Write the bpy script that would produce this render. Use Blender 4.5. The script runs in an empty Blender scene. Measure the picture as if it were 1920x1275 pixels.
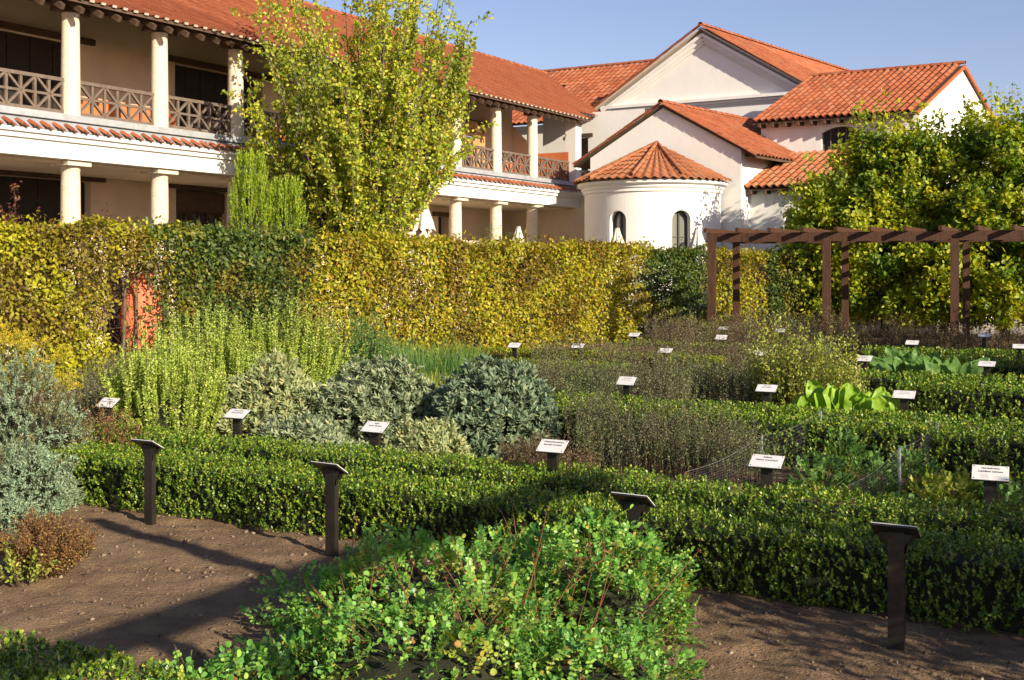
import bpy, math, random
import numpy as np
from mathutils import Vector, Matrix, noise as mnoise
R = math.radians
random.seed(7); rng = np.random.default_rng(7)
S = bpy.context.scene
COL = S.collection

# ------------------------------------------------------------------ camera, world, sun
F, CX, HY, CH = 2170.0, 960.0, 505.0, 1.8
cam = bpy.data.cameras.new('camera'); cam_ob = bpy.data.objects.new('camera', cam); COL.objects.link(cam_ob)
cam_ob.location = (0, 0, CH); cam_ob.rotation_euler = (R(90), 0, 0)
cam.sensor_width = 36; cam.lens = F / 1920 * 36; cam.shift_y = -(637.5 - HY) / 1920
cam.clip_start = .05; cam.clip_end = 2000
S.camera = cam_ob
SUN_DIR = Vector((.65, -.76, 0)).normalized(); SUN_EL = R(22)
W = bpy.data.worlds.new('World'); S.world = W; W.use_nodes = True
nt = W.node_tree; bg = nt.nodes['Background']
sky = nt.nodes.new('ShaderNodeTexSky'); sky.sky_type = 'NISHITA'; sky.sun_disc = False
sky.sun_elevation = SUN_EL; sky.sun_rotation = math.atan2(SUN_DIR.x, SUN_DIR.y)
sky.air_density = 1.0; sky.dust_density = 0.6; sky.ozone_density = 6.0
tint = nt.nodes.new('ShaderNodeMix'); tint.data_type = 'RGBA'; tint.blend_type = 'MULTIPLY'; tint.inputs[0].default_value = 1; tint.inputs[7].default_value = (1.28, .84, .72, 1)
nt.links.new(sky.outputs[0], tint.inputs[6]); nt.links.new(tint.outputs[2], bg.inputs[0]); bg.inputs[1].default_value = .115
sl = bpy.data.lights.new('sun', 'SUN'); sun = bpy.data.objects.new('sun', sl); COL.objects.link(sun)
sl.energy = 5.0; sl.angle = R(.5); sl.color = (1, .88, .68)
sd = Vector((SUN_DIR.x * math.cos(SUN_EL), SUN_DIR.y * math.cos(SUN_EL), math.sin(SUN_EL)))
sun.rotation_euler = sd.to_track_quat('Z', 'Y').to_euler(); sun.location = sd * 60
S.view_settings.view_transform = 'Standard'; S.view_settings.look = 'None'
S.view_settings.exposure = 0.86; S.view_settings.gamma = 1; S.view_settings.use_curve_mapping = False

# ------------------------------------------------------------------ helpers
def at(px, py, Y): return Vector(((px - CX) / F * Y, Y, CH - (py - HY) / F * Y))
def Xat(px, Y): return (px - CX) / F * Y
def gy(py, z=0): return (CH - z) * F / (py - HY)
def gnd(px, py, z=0):
    Y = gy(py, z); return Vector((Xat(px, Y), Y, z))
UP = Vector((0, 0, 1))
GU = Vector((.482, .876, 0)); GV = Vector((.876, -.482, 0))      # garden grid
WU = Vector((.523, .852, 0)); WV = Vector((.852, -.523, 0))      # colonnade wing
HU = Vector((.6395, .7688, 0)); HV = Vector((.860, -.510, 0))    # hall and gable house

def tag(o, label=None, cat=None, group=None, kind=None):
    if label: o['label'] = label
    if cat: o['category'] = cat
    if group: o['group'] = group
    if kind: o['kind'] = kind
    return o
def empty(name, loc, label=None, cat=None, group=None, rz=0):
    o = bpy.data.objects.new(name, None); COL.objects.link(o); o.location = loc; o.rotation_euler = (0, 0, rz)
    o.empty_display_size = .1
    return tag(o, label, cat, group)
def link(name, me, parent=None, mat=None):
    o = bpy.data.objects.new(name, me); COL.objects.link(o)
    if mat is not None and not me.materials: me.materials.append(mat)
    if parent is not None:
        o.parent = parent
        M = Matrix.Identity(4); q = parent
        while q is not None:
            M = Matrix.LocRotScale(q.location, q.rotation_euler, q.scale) @ (M) if q.parent is None else M
            q = q.parent
        o.matrix_parent_inverse = root_inv(parent)
    return o
def root_inv(p):
    # world matrix inverse of parent (all verts are given in world space)
    M = wm(p); return M.inverted()
def wm(p):
    L = Matrix.LocRotScale(p.location, p.rotation_euler, p.scale)
    if p.parent is None: return L
    return wm(p.parent) @ p.matrix_parent_inverse @ L
class MB:
    def __init__(s): s.v = []; s.f = []
    def quad(s, *p):
        n = len(s.v); s.v += [tuple(q) for q in p]; s.f.append(tuple(range(n, n + len(p)))); return s
    def box(s, c, dx, dy, dz, ax=None):
        # dx,dy,dz full sizes; ax = (x axis, y axis, z axis)
        X, Y, Z = ax or (Vector((1, 0, 0)), Vector((0, 1, 0)), UP)
        c = Vector(c); n = len(s.v)
        for k in (-.5, .5):
            for j in (-.5, .5):
                for i in (-.5, .5): s.v.append(tuple(c + X * dx * i + Y * dy * j + Z * dz * k))
        for f in ((0, 2, 3, 1), (4, 5, 7, 6), (0, 1, 5, 4), (2, 6, 7, 3), (0, 4, 6, 2), (1, 3, 7, 5)):
            s.f.append(tuple(n + q for q in f))
        return s
    def bar(s, a, b, w, h, side=None):
        a = Vector(a); b = Vector(b); d = b - a; L = d.length; d.normalize()
        up = UP if abs(d.z) < .95 else Vector((0, 1, 0))
        x = side.normalized() if side is not None else d.cross(up).normalized()
        z = x.cross(d).normalized()
        return s.box((a + b) / 2, w, L, h, (x, d, z))
    def lathe(s, c, prof, n=20, a0=0, a1=2 * math.pi):
        full = abs(a1 - a0 - 2 * math.pi) < 1e-6; m = n if full else n + 1; base = len(s.v)
        for r, z in prof:
            for i in range(m):
                a = a0 + (a1 - a0) * i / n; s.v.append((c[0] + r * math.cos(a), c[1] + r * math.sin(a), c[2] + z))
        for k in range(len(prof) - 1):
            for i in range(n):
                j = (i + 1) % m
                s.f.append((base + k * m + i, base + k * m + j, base + (k + 1) * m + j, base + (k + 1) * m + i))
        return s
    def tube(s, pts, rad, n=6):
        pts = [Vector(p) for p in pts]; base = len(s.v)
        for i, p in enumerate(pts):
            d = (pts[min(i + 1, len(pts) - 1)] - pts[max(i - 1, 0)]).normalized()
            x = d.cross(Vector((.31, .95, .05))).normalized(); y = d.cross(x)
            r = rad[i] if hasattr(rad, '__len__') else rad
            for k in range(n):
                a = 2 * math.pi * k / n; s.v.append(tuple(p + (x * math.cos(a) + y * math.sin(a)) * r))
        for i in range(len(pts) - 1):
            for k in range(n):
                j = (k + 1) % n
                s.f.append((base + i * n + k, base + i * n + j, base + (i + 1) * n + j, base + (i + 1) * n + k))
        return s
    def mesh(s, name, smooth=False):
        me = bpy.data.meshes.new(name); me.from_pydata(s.v, [], s.f); me.update()
        if smooth: me.polygons.foreach_set('use_smooth', [True] * len(me.polygons))
        return me
    def build(s, name, mat, parent=None, smooth=False):
        return link(name, s.mesh(name, smooth), parent, mat)

# ------------------------------------------------------------------ materials
MATS = {}
def newmat(name):
    m = bpy.data.materials.new(name); m.use_nodes = True; t = m.node_tree
    for n in list(t.nodes): t.nodes.remove(n)
    return m, t
def N(t, typ, **kw):
    n = t.nodes.new(typ)
    for k, v in kw.items():
        if k in ('i',):
            for a, b in v.items(): n.inputs[a].default_value = b
        else: setattr(n, k, v)
    return n
def ramp(t, fac, stops):
    n = t.nodes.new('ShaderNodeValToRGB'); e = n.color_ramp.elements
    while len(e) < len(stops): e.new(.5)
    for q, (p, c) in zip(e, stops): q.position = p; q.color = (*c, 1)
    t.links.new(fac, n.inputs[0]); return n.outputs[0]
def surf(name, stops, scale=4, rough=.8, bump=.3, bscale=30, detail=6, metallic=0, rand=0, rstops=None, spec=.3, bdist=.02, stretch=None):
    m, t = newmat(name); L = t.links
    tc = N(t, 'ShaderNodeTexCoord'); src = tc.outputs['Object']
    if stretch:
        mp = N(t, 'ShaderNodeMapping'); mp.inputs['Scale'].default_value = stretch; L.new(src, mp.inputs[0]); src = mp.outputs[0]
    nz = N(t, 'ShaderNodeTexNoise', i={'Scale': scale, 'Detail': detail, 'Roughness': .65}); L.new(src, nz.inputs[0])
    col = ramp(t, nz.outputs[0], stops)
    if rand:
        g = N(t, 'ShaderNodeNewGeometry'); oi = N(t, 'ShaderNodeObjectInfo')
        ad = N(t, 'ShaderNodeMath', operation='ADD'); L.new(g.outputs['Random Per Island'], ad.inputs[0]); L.new(oi.outputs['Random'], ad.inputs[1])
        fr = N(t, 'ShaderNodeMath', operation='FRACT'); L.new(ad.outputs[0], fr.inputs[0])
        c2 = ramp(t, fr.outputs[0], rstops)
        mx = N(t, 'ShaderNodeMix', data_type='RGBA'); mx.inputs[0].default_value = rand
        L.new(col, mx.inputs[6]); L.new(c2, mx.inputs[7]); col = mx.outputs[2]
    b = N(t, 'ShaderNodeBsdfPrincipled', i={'Roughness': rough, 'Metallic': metallic, 'Specular IOR Level': spec})
    L.new(col, b.inputs['Base Color'])
    if bump:
        n2 = N(t, 'ShaderNodeTexNoise', i={'Scale': bscale, 'Detail': 5, 'Roughness': .6}); L.new(src, n2.inputs[0])
        bp = N(t, 'ShaderNodeBump', i={'Strength': bump, 'Distance': bdist}); L.new(n2.outputs[0], bp.inputs['Height']); L.new(bp.outputs[0], b.inputs['Normal'])
    o = N(t, 'ShaderNodeOutputMaterial'); L.new(b.outputs[0], o.inputs[0]); return m
def leafmat(name, stops, zone=None, zscale=1.2, zpos=(.42, .6), transl=.35, rough=.45, spec=.3):
    """stops: colours by random per leaf; zone: alternative colours that take over in noise patches"""
    m, t = newmat(name); L = t.links
    g = N(t, 'ShaderNodeNewGeometry')
    col = ramp(t, g.outputs['Random Per Island'], stops)
    if zone:
        c2 = ramp(t, g.outputs['Random Per Island'], zone)
        tc = N(t, 'ShaderNodeTexCoord')
        nz = N(t, 'ShaderNodeTexNoise', i={'Scale': zscale, 'Detail': 3, 'Roughness': .6}); L.new(tc.outputs['Object'], nz.inputs[0])
        mr = N(t, 'ShaderNodeMapRange', i={1: zpos[0], 2: zpos[1]}); L.new(nz.outputs[0], mr.inputs[0])
        mx = N(t, 'ShaderNodeMix', data_type='RGBA'); L.new(mr.outputs[0], mx.inputs[0]); L.new(col, mx.inputs[6]); L.new(c2, mx.inputs[7]); col = mx.outputs[2]
    b = N(t, 'ShaderNodeBsdfPrincipled', i={'Roughness': rough, 'Specular IOR Level': spec}); L.new(col, b.inputs['Base Color'])
    tr = N(t, 'ShaderNodeBsdfTranslucent')
    hs = N(t, 'ShaderNodeHueSaturation', i={'Saturation': 1.15, 'Value': 1.5}); L.new(col, hs.inputs['Color']); L.new(hs.outputs[0], tr.inputs[0])
    ms = N(t, 'ShaderNodeMixShader'); ms.inputs[0].default_value = transl
    L.new(b.outputs[0], ms.inputs[1]); L.new(tr.outputs[0], ms.inputs[2])
    o = N(t, 'ShaderNodeOutputMaterial'); L.new(ms.outputs[0], o.inputs[0]); return m

M_white = surf('white_plaster', [(.25, (.68, .65, .60)), (.45, (.74, .72, .68)), (.6, (.77, .75, .71)), (.8, (.73, .70, .66))], .7, .9, .22, 9, bdist=.02, detail=9, stretch=(1, 1, .5))
M_cream = surf('cream_plaster', [(.3, (.56, .46, .34)), (.6, (.66, .55, .42)), (.8, (.60, .50, .38))], 1.1, .9, .3, 12)
M_stone = surf('travertine', [(.3, (.52, .45, .34)), (.55, (.66, .58, .45)), (.75, (.60, .52, .40))], 7, .8, .5, 40, stretch=(1, 1, 3))
M_dado = surf('orange_red_dado_paint', [(.3, (.50, .13, .05)), (.7, (.60, .18, .07))], 3, .85, .2, 20)
M_tile = surf('terracotta_tile', [(.3, (0.240, 0.060, 0.023)), (.55, (0.336, 0.091, 0.033)), (.75, (0.272, 0.082, 0.044))], 6, .8, .5, 50, rand=.55,
              rstops=[(0, (0.136, 0.046, 0.025)), (.25, (0.256, 0.074, 0.032)), (.55, (0.320, 0.105, 0.046)), (.85, (0.336, 0.143, 0.075)), (1, (0.192, 0.092, 0.053))])
M_tile_old = surf('weathered_terracotta_tile', [(.3, (.22, .10, .05)), (.5, (.38, .115, .045)), (.75, (.30, .18, .09))], 5, .85, .6, 40, rand=.5,
              rstops=[(0, (.24, .08, .035)), (.3, (.36, .11, .045)), (.55, (.30, .18, .09)), (.85, (.40, .15, .07)), (1, (.26, .15, .09))])
M_tile_flat = surf('smooth_orange_terracotta_tile', [(.3, (0.140, 0.035, 0.013)), (.55, (0.195, 0.054, 0.020)), (.75, (0.164, 0.050, 0.027))], 5, .8, .5, 50, rand=.5,
              rstops=[(0, (0.133, 0.032, 0.013)), (.4, (0.179, 0.047, 0.018)), (.8, (0.218, 0.060, 0.023)), (1, (0.211, 0.076, 0.041))])
M_mortar = surf('pale_mortar', [(.3, (.42, .36, .28)), (.7, (.58, .50, .40))], 20, .9, .4, 60)
M_zinc = surf('zinc_flashing', [(.3, (.30, .32, .34)), (.6, (.42, .44, .46)), (.8, (.36, .36, .36))], 4, .5, .15, 15, metallic=.3)
M_wood = surf('dark_brown_timber', [(.3, (.055, .032, .020)), (.6, (.10, .06, .038)), (.8, (.075, .045, .03))], 4, .7, .4, 30, stretch=(1, 1, 1))
M_rail = surf('grey_brown_railing_timber', [(.3, (.10, .075, .058)), (.7, (.17, .13, .10))], 9, .7, .4, 40)
M_woodred = surf('stained_pergola_timber', [(.3, (0.034, 0.015, 0.007)), (.55, (0.072, 0.030, 0.014)), (.8, (0.051, 0.023, 0.012))], 5, .65, .5, 25, stretch=(3, 3, .5))
M_screen = surf('honey_coloured_timber', [(.3, (.36, .19, .08)), (.7, (.50, .28, .12))], 8, .7, .3, 40)
M_dark = surf('dark_interior', [(.3, (.012, .010, .009)), (.7, (.03, .024, .02))], 3, .5, .1, 20)  # near-black colour painted in for unlit interiors behind openings and panes
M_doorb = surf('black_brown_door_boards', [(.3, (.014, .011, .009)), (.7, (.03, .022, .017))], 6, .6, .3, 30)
M_frame = surf('dark_window_frame', [(.3, (.05, .04, .03)), (.7, (.08, .065, .05))], 10, .5, .1, 30)
m, t = newmat('window_glass'); b = N(t, 'ShaderNodeBsdfPrincipled', i={'Base Color': (.16, .17, .15, 1), 'Roughness': .12, 'Specular IOR Level': .8})
nz = N(t, 'ShaderNodeTexNoise', i={'Scale': 2.0}); bp = N(t, 'ShaderNodeBump', i={'Strength': .15}); t.links.new(nz.outputs[0], bp.inputs['Height']); t.links.new(bp.outputs[0], b.inputs['Normal'])
o = N(t, 'ShaderNodeOutputMaterial'); t.links.new(b.outputs[0], o.inputs[0]); M_glass = m
M_soil = surf('brown_garden_soil', [(.25, (.11, .067, .036)), (.45, (.20, .127, .070)), (.62, (.28, .182, .102)), (.8, (.17, .112, .064))], 3.2, .95, 1.0, 55, detail=12, bdist=.04)
M_clod = surf('soil_clod', [(.3, (.12, .078, .048)), (.7, (.25, .17, .105))], 12, .95, .6, 80, rand=.5, rstops=[(0, (.08, .052, .034)), (.75, (.22, .155, .10)), (1, (.42, .36, .28))])
M_gravel = surf('pale_terrace_gravel', [(.3, (.24, .21, .18)), (.6, (.36, .32, .28))], 30, .95, .6, 90, detail=8)
M_grass = surf('lawn', [(.3, (.035, .055, .016)), (.7, (.07, .10, .03))], 20, .95, .8, 120, detail=8)
M_steel = surf('brown_grey_steel', [(.3, (0.019, 0.017, 0.014)), (.7, (0.041, 0.034, 0.028))], 8, .38, .12, 40, metallic=.35, spec=.5)
M_plate = surf('white_enamel_plate', [(.3, (.60, .58, .57)), (.7, (.70, .69, .68))], 6, .4, .05, 20, spec=.5)
M_ink = surf('dark_ink', [(.3, (.05, .05, .06)), (.7, (.09, .09, .10))], 10, .6, 0)
M_ink2 = surf('faded_ink', [(.3, (.20, .19, .20)), (.7, (.30, .29, .29))], 10, .6, 0)
M_galv = surf('galvanised_steel', [(.3, (.28, .30, .33)), (.7, (.46, .48, .50))], 25, .45, .2, 60, metallic=.5)
M_rust = surf('rusty_iron', [(.3, (.14, .045, .025)), (.7, (.26, .09, .045))], 25, .8, .4, 60)
M_net = surf('pale_plastic_net', [(.3, (.20, .20, .21)), (.7, (.34, .34, .35))], 25, .5, 0)
M_bark = surf('grey_brown_bark', [(.3, (.07, .055, .04)), (.7, (.17, .14, .10))], 12, .9, .7, 40, stretch=(2, 2, .5))
M_twig = surf('brown_twigs', [(.3, (.055, .036, .022)), (.7, (.12, .08, .048))], 12, .9, .3, 40)
M_darkcore = surf('dark_inner_twigs', [(.3, (.012, .015, .007)), (.7, (.03, .032, .015))], 12, .95, .5, 40)  # near-black solid cores, colour stands in for shade inside hedges and bushes
M_canvas = surf('cream_canvas', [(.3, (.55, .49, .40)), (.7, (.68, .62, .52))], 5, .85, .2, 60)
M_canvas2 = surf('grey_canvas', [(.3, (.42, .41, .40)), (.7, (.52, .51, .50))], 5, .85, .2, 60)
M_redstem = surf('reddish_dry_stem', [(.3, (.18, .07, .035)), (.7, (.32, .14, .065))], 12, .8, .2, 40)
M_yherbstem = surf('green_brown_stem', [(.3, (.10, .11, .03)), (.7, (.20, .15, .06))], 12, .8, 0)
M_jar = surf('orange_terracotta_jar', [(.3, (.62, .15, .07)), (.7, (.74, .22, .11))], 6, .8, .3, 40)

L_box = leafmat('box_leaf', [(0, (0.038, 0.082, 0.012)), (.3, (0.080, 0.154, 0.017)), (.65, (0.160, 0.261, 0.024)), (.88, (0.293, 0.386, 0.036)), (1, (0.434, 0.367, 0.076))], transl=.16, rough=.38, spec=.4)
L_boxy = leafmat('sunny_box_leaf', [(0, (.10, .15, .016)), (.4, (.20, .26, .026)), (.8, (.32, .36, .036)), (1, (.42, .30, .08))], transl=.36, rough=.5, spec=.22)  # lighter, yellower copy of the box leaf with sunlight put into its colour
L_gold = leafmat('golden_hornbeam_leaf', [(0, (.13, .15, .016)), (.3, (.26, .29, .024)), (.6, (.40, .39, .028)), (.85, (.50, .38, .028)), (1, (.27, .13, .025))],
                 zone=[(0, (.07, .055, .018)), (.4, (.17, .13, .022)), (.75, (.31, .27, .024)), (1, (.24, .10, .02))], zscale=1.0, zpos=(.46, .62), transl=.33)
L_goldbrown = leafmat('browning_hornbeam_leaf', [(0, (.07, .055, .016)), (.3, (.15, .11, .02)), (.6, (.24, .21, .022)), (.85, (.34, .31, .024)), (1, (.20, .08, .02))],
                 zone=[(0, (.19, .21, .018)), (.5, (.38, .39, .025)), (1, (.52, .45, .03))], zscale=1.3, zpos=(.48, .6), transl=.33)
L_hedgegreen = leafmat('dark_green_hedge_leaf', [(0, (.03, .055, .014)), (.4, (.06, .105, .024)), (.75, (.11, .16, .03)), (1, (.20, .22, .035))],
                 zone=[(0, (.12, .11, .02)), (.5, (.22, .22, .025)), (1, (.17, .10, .02))], zscale=1.6, zpos=(.53, .63), transl=.3)
L_tree = leafmat('yellow_green_tree_leaf', [(0, (.15, .22, .03)), (.3, (.28, .36, .04)), (.6, (.42, .47, .05)), (.85, (.56, .53, .06)), (1, (.50, .32, .06))],
                 zone=[(0, (.10, .15, .03)), (.5, (.21, .27, .04)), (1, (.38, .40, .05))], zscale=.55, zpos=(.52, .66), transl=.4)
L_linden = leafmat('green_and_gold_leaf', [(0, (0.067, 0.127, 0.020)), (.35, (0.123, 0.207, 0.029)), (.7, (0.190, 0.287, 0.033)), (1, (0.314, 0.368, 0.039))],
                 zone=[(0, (0.190, 0.253, 0.026)), (.4, (0.336, 0.402, 0.033)), (.8, (0.515, 0.517, 0.039)), (1, (0.515, 0.391, 0.050))], zscale=1.1, zpos=(.42, .55), transl=.42)
L_yew = leafmat('golden_yew_leaf', [(0, (.09, .16, .02)), (.4, (.22, .32, .03)), (.8, (.38, .48, .04)), (1, (.50, .55, .06))], transl=.3)
L_rosem = leafmat('rosemary_needle', [(0, (.12, .18, .03)), (.4, (.30, .40, .06)), (.8, (.50, .60, .11)), (1, (.64, .67, .20))], transl=.38)
L_fennel = leafmat('fresh_green_blade', [(0, (0.045, 0.105, 0.038)), (.5, (0.090, 0.195, 0.045)), (.85, (0.165, 0.285, 0.053)), (1, (0.360, 0.375, 0.075))], transl=.3)
L_sage = leafmat('grey_green_sage_leaf', [(0, (0.145, 0.193, 0.103)), (.4, (0.229, 0.284, 0.164)), (.8, (0.311, 0.365, 0.226)), (1, (0.395, 0.395, 0.175))],
                 transl=.2, rough=.7, spec=.15)
L_sagedark = leafmat('dark_sage_leaf', [(0, (0.088, 0.138, 0.081)), (.4, (0.154, 0.218, 0.127)), (.8, (0.231, 0.297, 0.184)), (1, (0.330, 0.360, 0.194))], transl=.2, rough=.65, spec=.2)
L_sagey = leafmat('yellowish_sage_leaf', [(0, (.19, .24, .11)), (.4, (.30, .35, .16)), (.8, (.42, .45, .22)), (1, (.44, .38, .15))], transl=.22, rough=.7, spec=.15)
L_arte = leafmat('silver_wormwood_leaf', [(0, (0.135, 0.204, 0.115)), (.5, (0.252, 0.347, 0.207)), (1, (0.378, 0.469, 0.299))], zone=[(0, (0.153, 0.163, 0.057)), (1, (0.243, 0.173, 0.069))], zscale=2.2, zpos=(.54, .62), transl=.25, rough=.65)
L_umbel = leafmat('yellow_umbel_floret', [(0, (0.336, 0.308, 0.028)), (.5, (0.560, 0.476, 0.028)), (1, (0.644, 0.392, 0.028))], transl=.3)
L_burnet = leafmat('fresh_burnet_leaflet', [(0, (0.056, 0.164, 0.033)), (.35, (0.112, 0.284, 0.052)), (.7, (0.190, 0.404, 0.070)), (.95, (0.314, 0.504, 0.085)), (1, (0.403, 0.241, 0.047))],
                 zone=[(0, (0.146, 0.241, 0.037)), (.5, (0.303, 0.394, 0.056)), (.88, (0.426, 0.372, 0.056)), (1, (0.292, 0.120, 0.028))], zscale=2.2, zpos=(.58, .7), transl=.3, rough=.4, spec=.4)
L_dry = leafmat('dry_brown_herb', [(0, (0.070, 0.049, 0.028)), (.4, (0.140, 0.095, 0.056)), (.8, (0.210, 0.154, 0.091)), (1, (0.168, 0.196, 0.070))], zone=[(0, (.12, .11, .05)), (1, (.26, .19, .10))], zscale=1.5, zpos=(.5, .6), transl=.2, rough=.8, spec=.1)
L_dryg = leafmat('grey_green_dry_herb', [(0, (0.073, 0.088, 0.049)), (.5, (0.139, 0.158, 0.088)), (.85, (0.211, 0.211, 0.123)), (1, (0.244, 0.176, 0.105))], zone=[(0, (0.075, 0.115, 0.041)), (.5, (0.125, 0.176, 0.068)), (1, (0.250, 0.257, 0.095))], zscale=1.3, zpos=(.48, .58), transl=.2, rough=.8, spec=.1)
L_drypurple = leafmat('withered_lavender', [(0, (.07, .055, .036)), (.5, (.14, .11, .07)), (1, (.24, .19, .12))], zone=[(0, (.09, .11, .04)), (.5, (.16, .17, .07)), (1, (.28, .25, .10))], zscale=.9, zpos=(.47, .58), transl=.2, rough=.8, spec=.1)
L_brown = leafmat('rust_brown_leaf', [(0, (0.104, 0.052, 0.026)), (.5, (0.195, 0.098, 0.039)), (.9, (0.286, 0.156, 0.052)), (1, (0.338, 0.312, 0.065))], transl=.25, rough=.7)
L_yherb = leafmat('yellow_green_herb', [(0, (0.130, 0.182, 0.026)), (.5, (0.286, 0.338, 0.052)), (1, (0.442, 0.442, 0.104))], transl=.35)
L_chard = leafmat('lime_chard_leaf', [(0, (.17, .34, .02)), (.5, (.26, .42, .03)), (1, (.40, .50, .05))], zone=[(0, (.10, .24, .02)), (.5, (.15, .31, .03)), (1, (.26, .38, .04))], zscale=16, zpos=(.40, .62), transl=.35, rough=.45)
L_broad = leafmat('mid_green_broad_leaf', [(0, (.08, .18, .04)), (.5, (.13, .26, .06)), (1, (.22, .35, .08))], zone=[(0, (.05, .12, .03)), (1, (.11, .20, .05))], zscale=12, zpos=(.42, .62), transl=.3, rough=.45)
L_red = leafmat('dark_red_shrub_leaf', [(0, (.06, .02, .018)), (.5, (.12, .04, .03)), (.85, (.20, .06, .03)), (1, (.14, .15, .03))], transl=.3)
L_conifer = leafmat('soft_conifer_leaf', [(0, (.06, .10, .02)), (.5, (.12, .18, .03)), (1, (.20, .25, .05))], transl=.25)

# ------------------------------------------------------------------ leaf engine
KITE = (np.array([[0, 0, 0], [-.5, .45, .12], [0, 1, 0], [.5, .45, .12]]), np.array([[0, 1, 2, 3]]))
OVAL = (np.array([[0, 0, 0], [-.42, .25, .10], [-.40, .65, .10], [0, 1, -.03], [.40, .65, .10], [.42, .25, .10]]), np.array([[0, 3, 2, 1], [0, 5, 4, 3]]))
ROUND = (np.array([[0, 0, 0], [-.40, .10, .12], [-.54, .48, .22], [-.40, .84, .10], [0, .96, -.04], [.36, .90, .14], [.52, .52, .24], [.44, .14, .10]]), np.array([[0, 2, 1, 0], [0, 4, 3, 2], [0, 6, 5, 4], [0, 7, 6, 0]]))
ROUND = (ROUND[0], np.array([[0, 3, 2, 1], [0, 5, 4, 3], [0, 7, 6, 5]]))
def nrm(a): return a / (np.linalg.norm(a, axis=1, keepdims=True) + 1e-9)
def rdir(n): return nrm(rng.normal(size=(n, 3)))
def leaves(P, A, Nn, Ln, Wd, tpl=OVAL):
    """P base, A axis, Nn face normal, Ln length, Wd width -> vertex and quad arrays"""
    P = np.asarray(P, float); A = nrm(np.asarray(A, float)); n = len(P)
    X = nrm(np.cross(A, Nn)); Z = np.cross(X, A)
    T, Fc = tpl; Ln = np.broadcast_to(Ln, n); Wd = np.broadcast_to(Wd, n)
    V = P[:, None] + X[:, None] * (T[None, :, 0:1] * Wd[:, None, None]) + A[:, None] * (T[None, :, 1:2] * Ln[:, None, None]) + Z[:, None] * (T[None, :, 2:3] * Wd[:, None, None])
    k = len(T); FF = Fc[None] + (np.arange(n) * k)[:, None, None]
    return V.reshape(-1, 3), FF.reshape(-1, Fc.shape[1])
def join(parts):
    vs, fs, o = [], [], 0
    for v, f in parts: vs.append(v); fs.append(f + o); o += len(v)
    return np.concatenate(vs), np.concatenate(fs)
def npmesh(name, V, Fc):
    me = bpy.data.meshes.new(name); k = Fc.shape[1]
    me.vertices.add(len(V)); me.vertices.foreach_set('co', V.astype(np.float32).ravel())
    me.loops.add(Fc.size); me.loops.foreach_set('vertex_index', Fc.astype(np.int32).ravel())
    me.polygons.add(len(Fc)); me.polygons.foreach_set('loop_start', np.arange(0, Fc.size, k, dtype=np.int32)); me.polygons.foreach_set('loop_total', np.full(len(Fc), k, np.int32))
    me.update(calc_edges=True); return me
def foliage(name, VF, mat, parent=None, label=None, cat=None, group=None):
    o = link(name, npmesh(name, *VF), parent, mat); o['kind'] = 'stuff'
    return tag(o, label, cat, group)
def stemmesh(A, B, r):
    """three-sided thin sticks from A to B"""
    A = np.asarray(A, float); B = np.asarray(B, float); n = len(A); d = nrm(B - A); x = nrm(np.cross(d, np.array([[.3, .9, .1]]))); y = np.cross(d, x)
    r = np.broadcast_to(r, n)[:, None]; V = []
    for k in range(3):
        a = 2.0944 * k; o = x * math.cos(a) + y * math.sin(a); V.append(A + o * r); V.append(B + o * r * .5)
    V = np.stack(V, 1); f = np.array([[0, 2, 3, 1], [2, 4, 5, 3], [4, 0, 1, 5]])
    return V.reshape(-1, 3), (f[None] + (np.arange(n) * 6)[:, None, None]).reshape(-1, 4)
def sprigs(P, D, nl, Ls, leafL, leafW, spread=.9, tpl=KITE, jit=.3):
    """leaves set round short shoots: P base, D direction, nl leaves each, shoot length Ls"""
    n = len(P); P = np.repeat(P, nl, 0); D = np.repeat(nrm(D), nl, 0); k = np.tile(np.arange(nl), n)
    Ls = np.repeat(np.broadcast_to(Ls, n), nl)
    X = nrm(np.cross(D, rdir(len(D)))); tt = (k + rng.random(len(k))) / nl
    A = nrm(D * (1 - .35 * spread + .3 * tt[:, None]) + X * spread + rng.normal(size=X.shape) * jit * .3)
    Nn = nrm(D * 1.0 - X * .4 + rng.normal(size=X.shape) * jit)
    return leaves(P + D * (Ls * tt)[:, None], A, Nn, leafL * rng.uniform(.7, 1.15, len(P)), leafW * rng.uniform(.75, 1.15, len(P)), tpl)
def n3(P, s, seed=0):
    return np.array([mnoise.noise(Vector((p[0] * s + seed, p[1] * s, p[2] * s))) for p in P])

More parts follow.
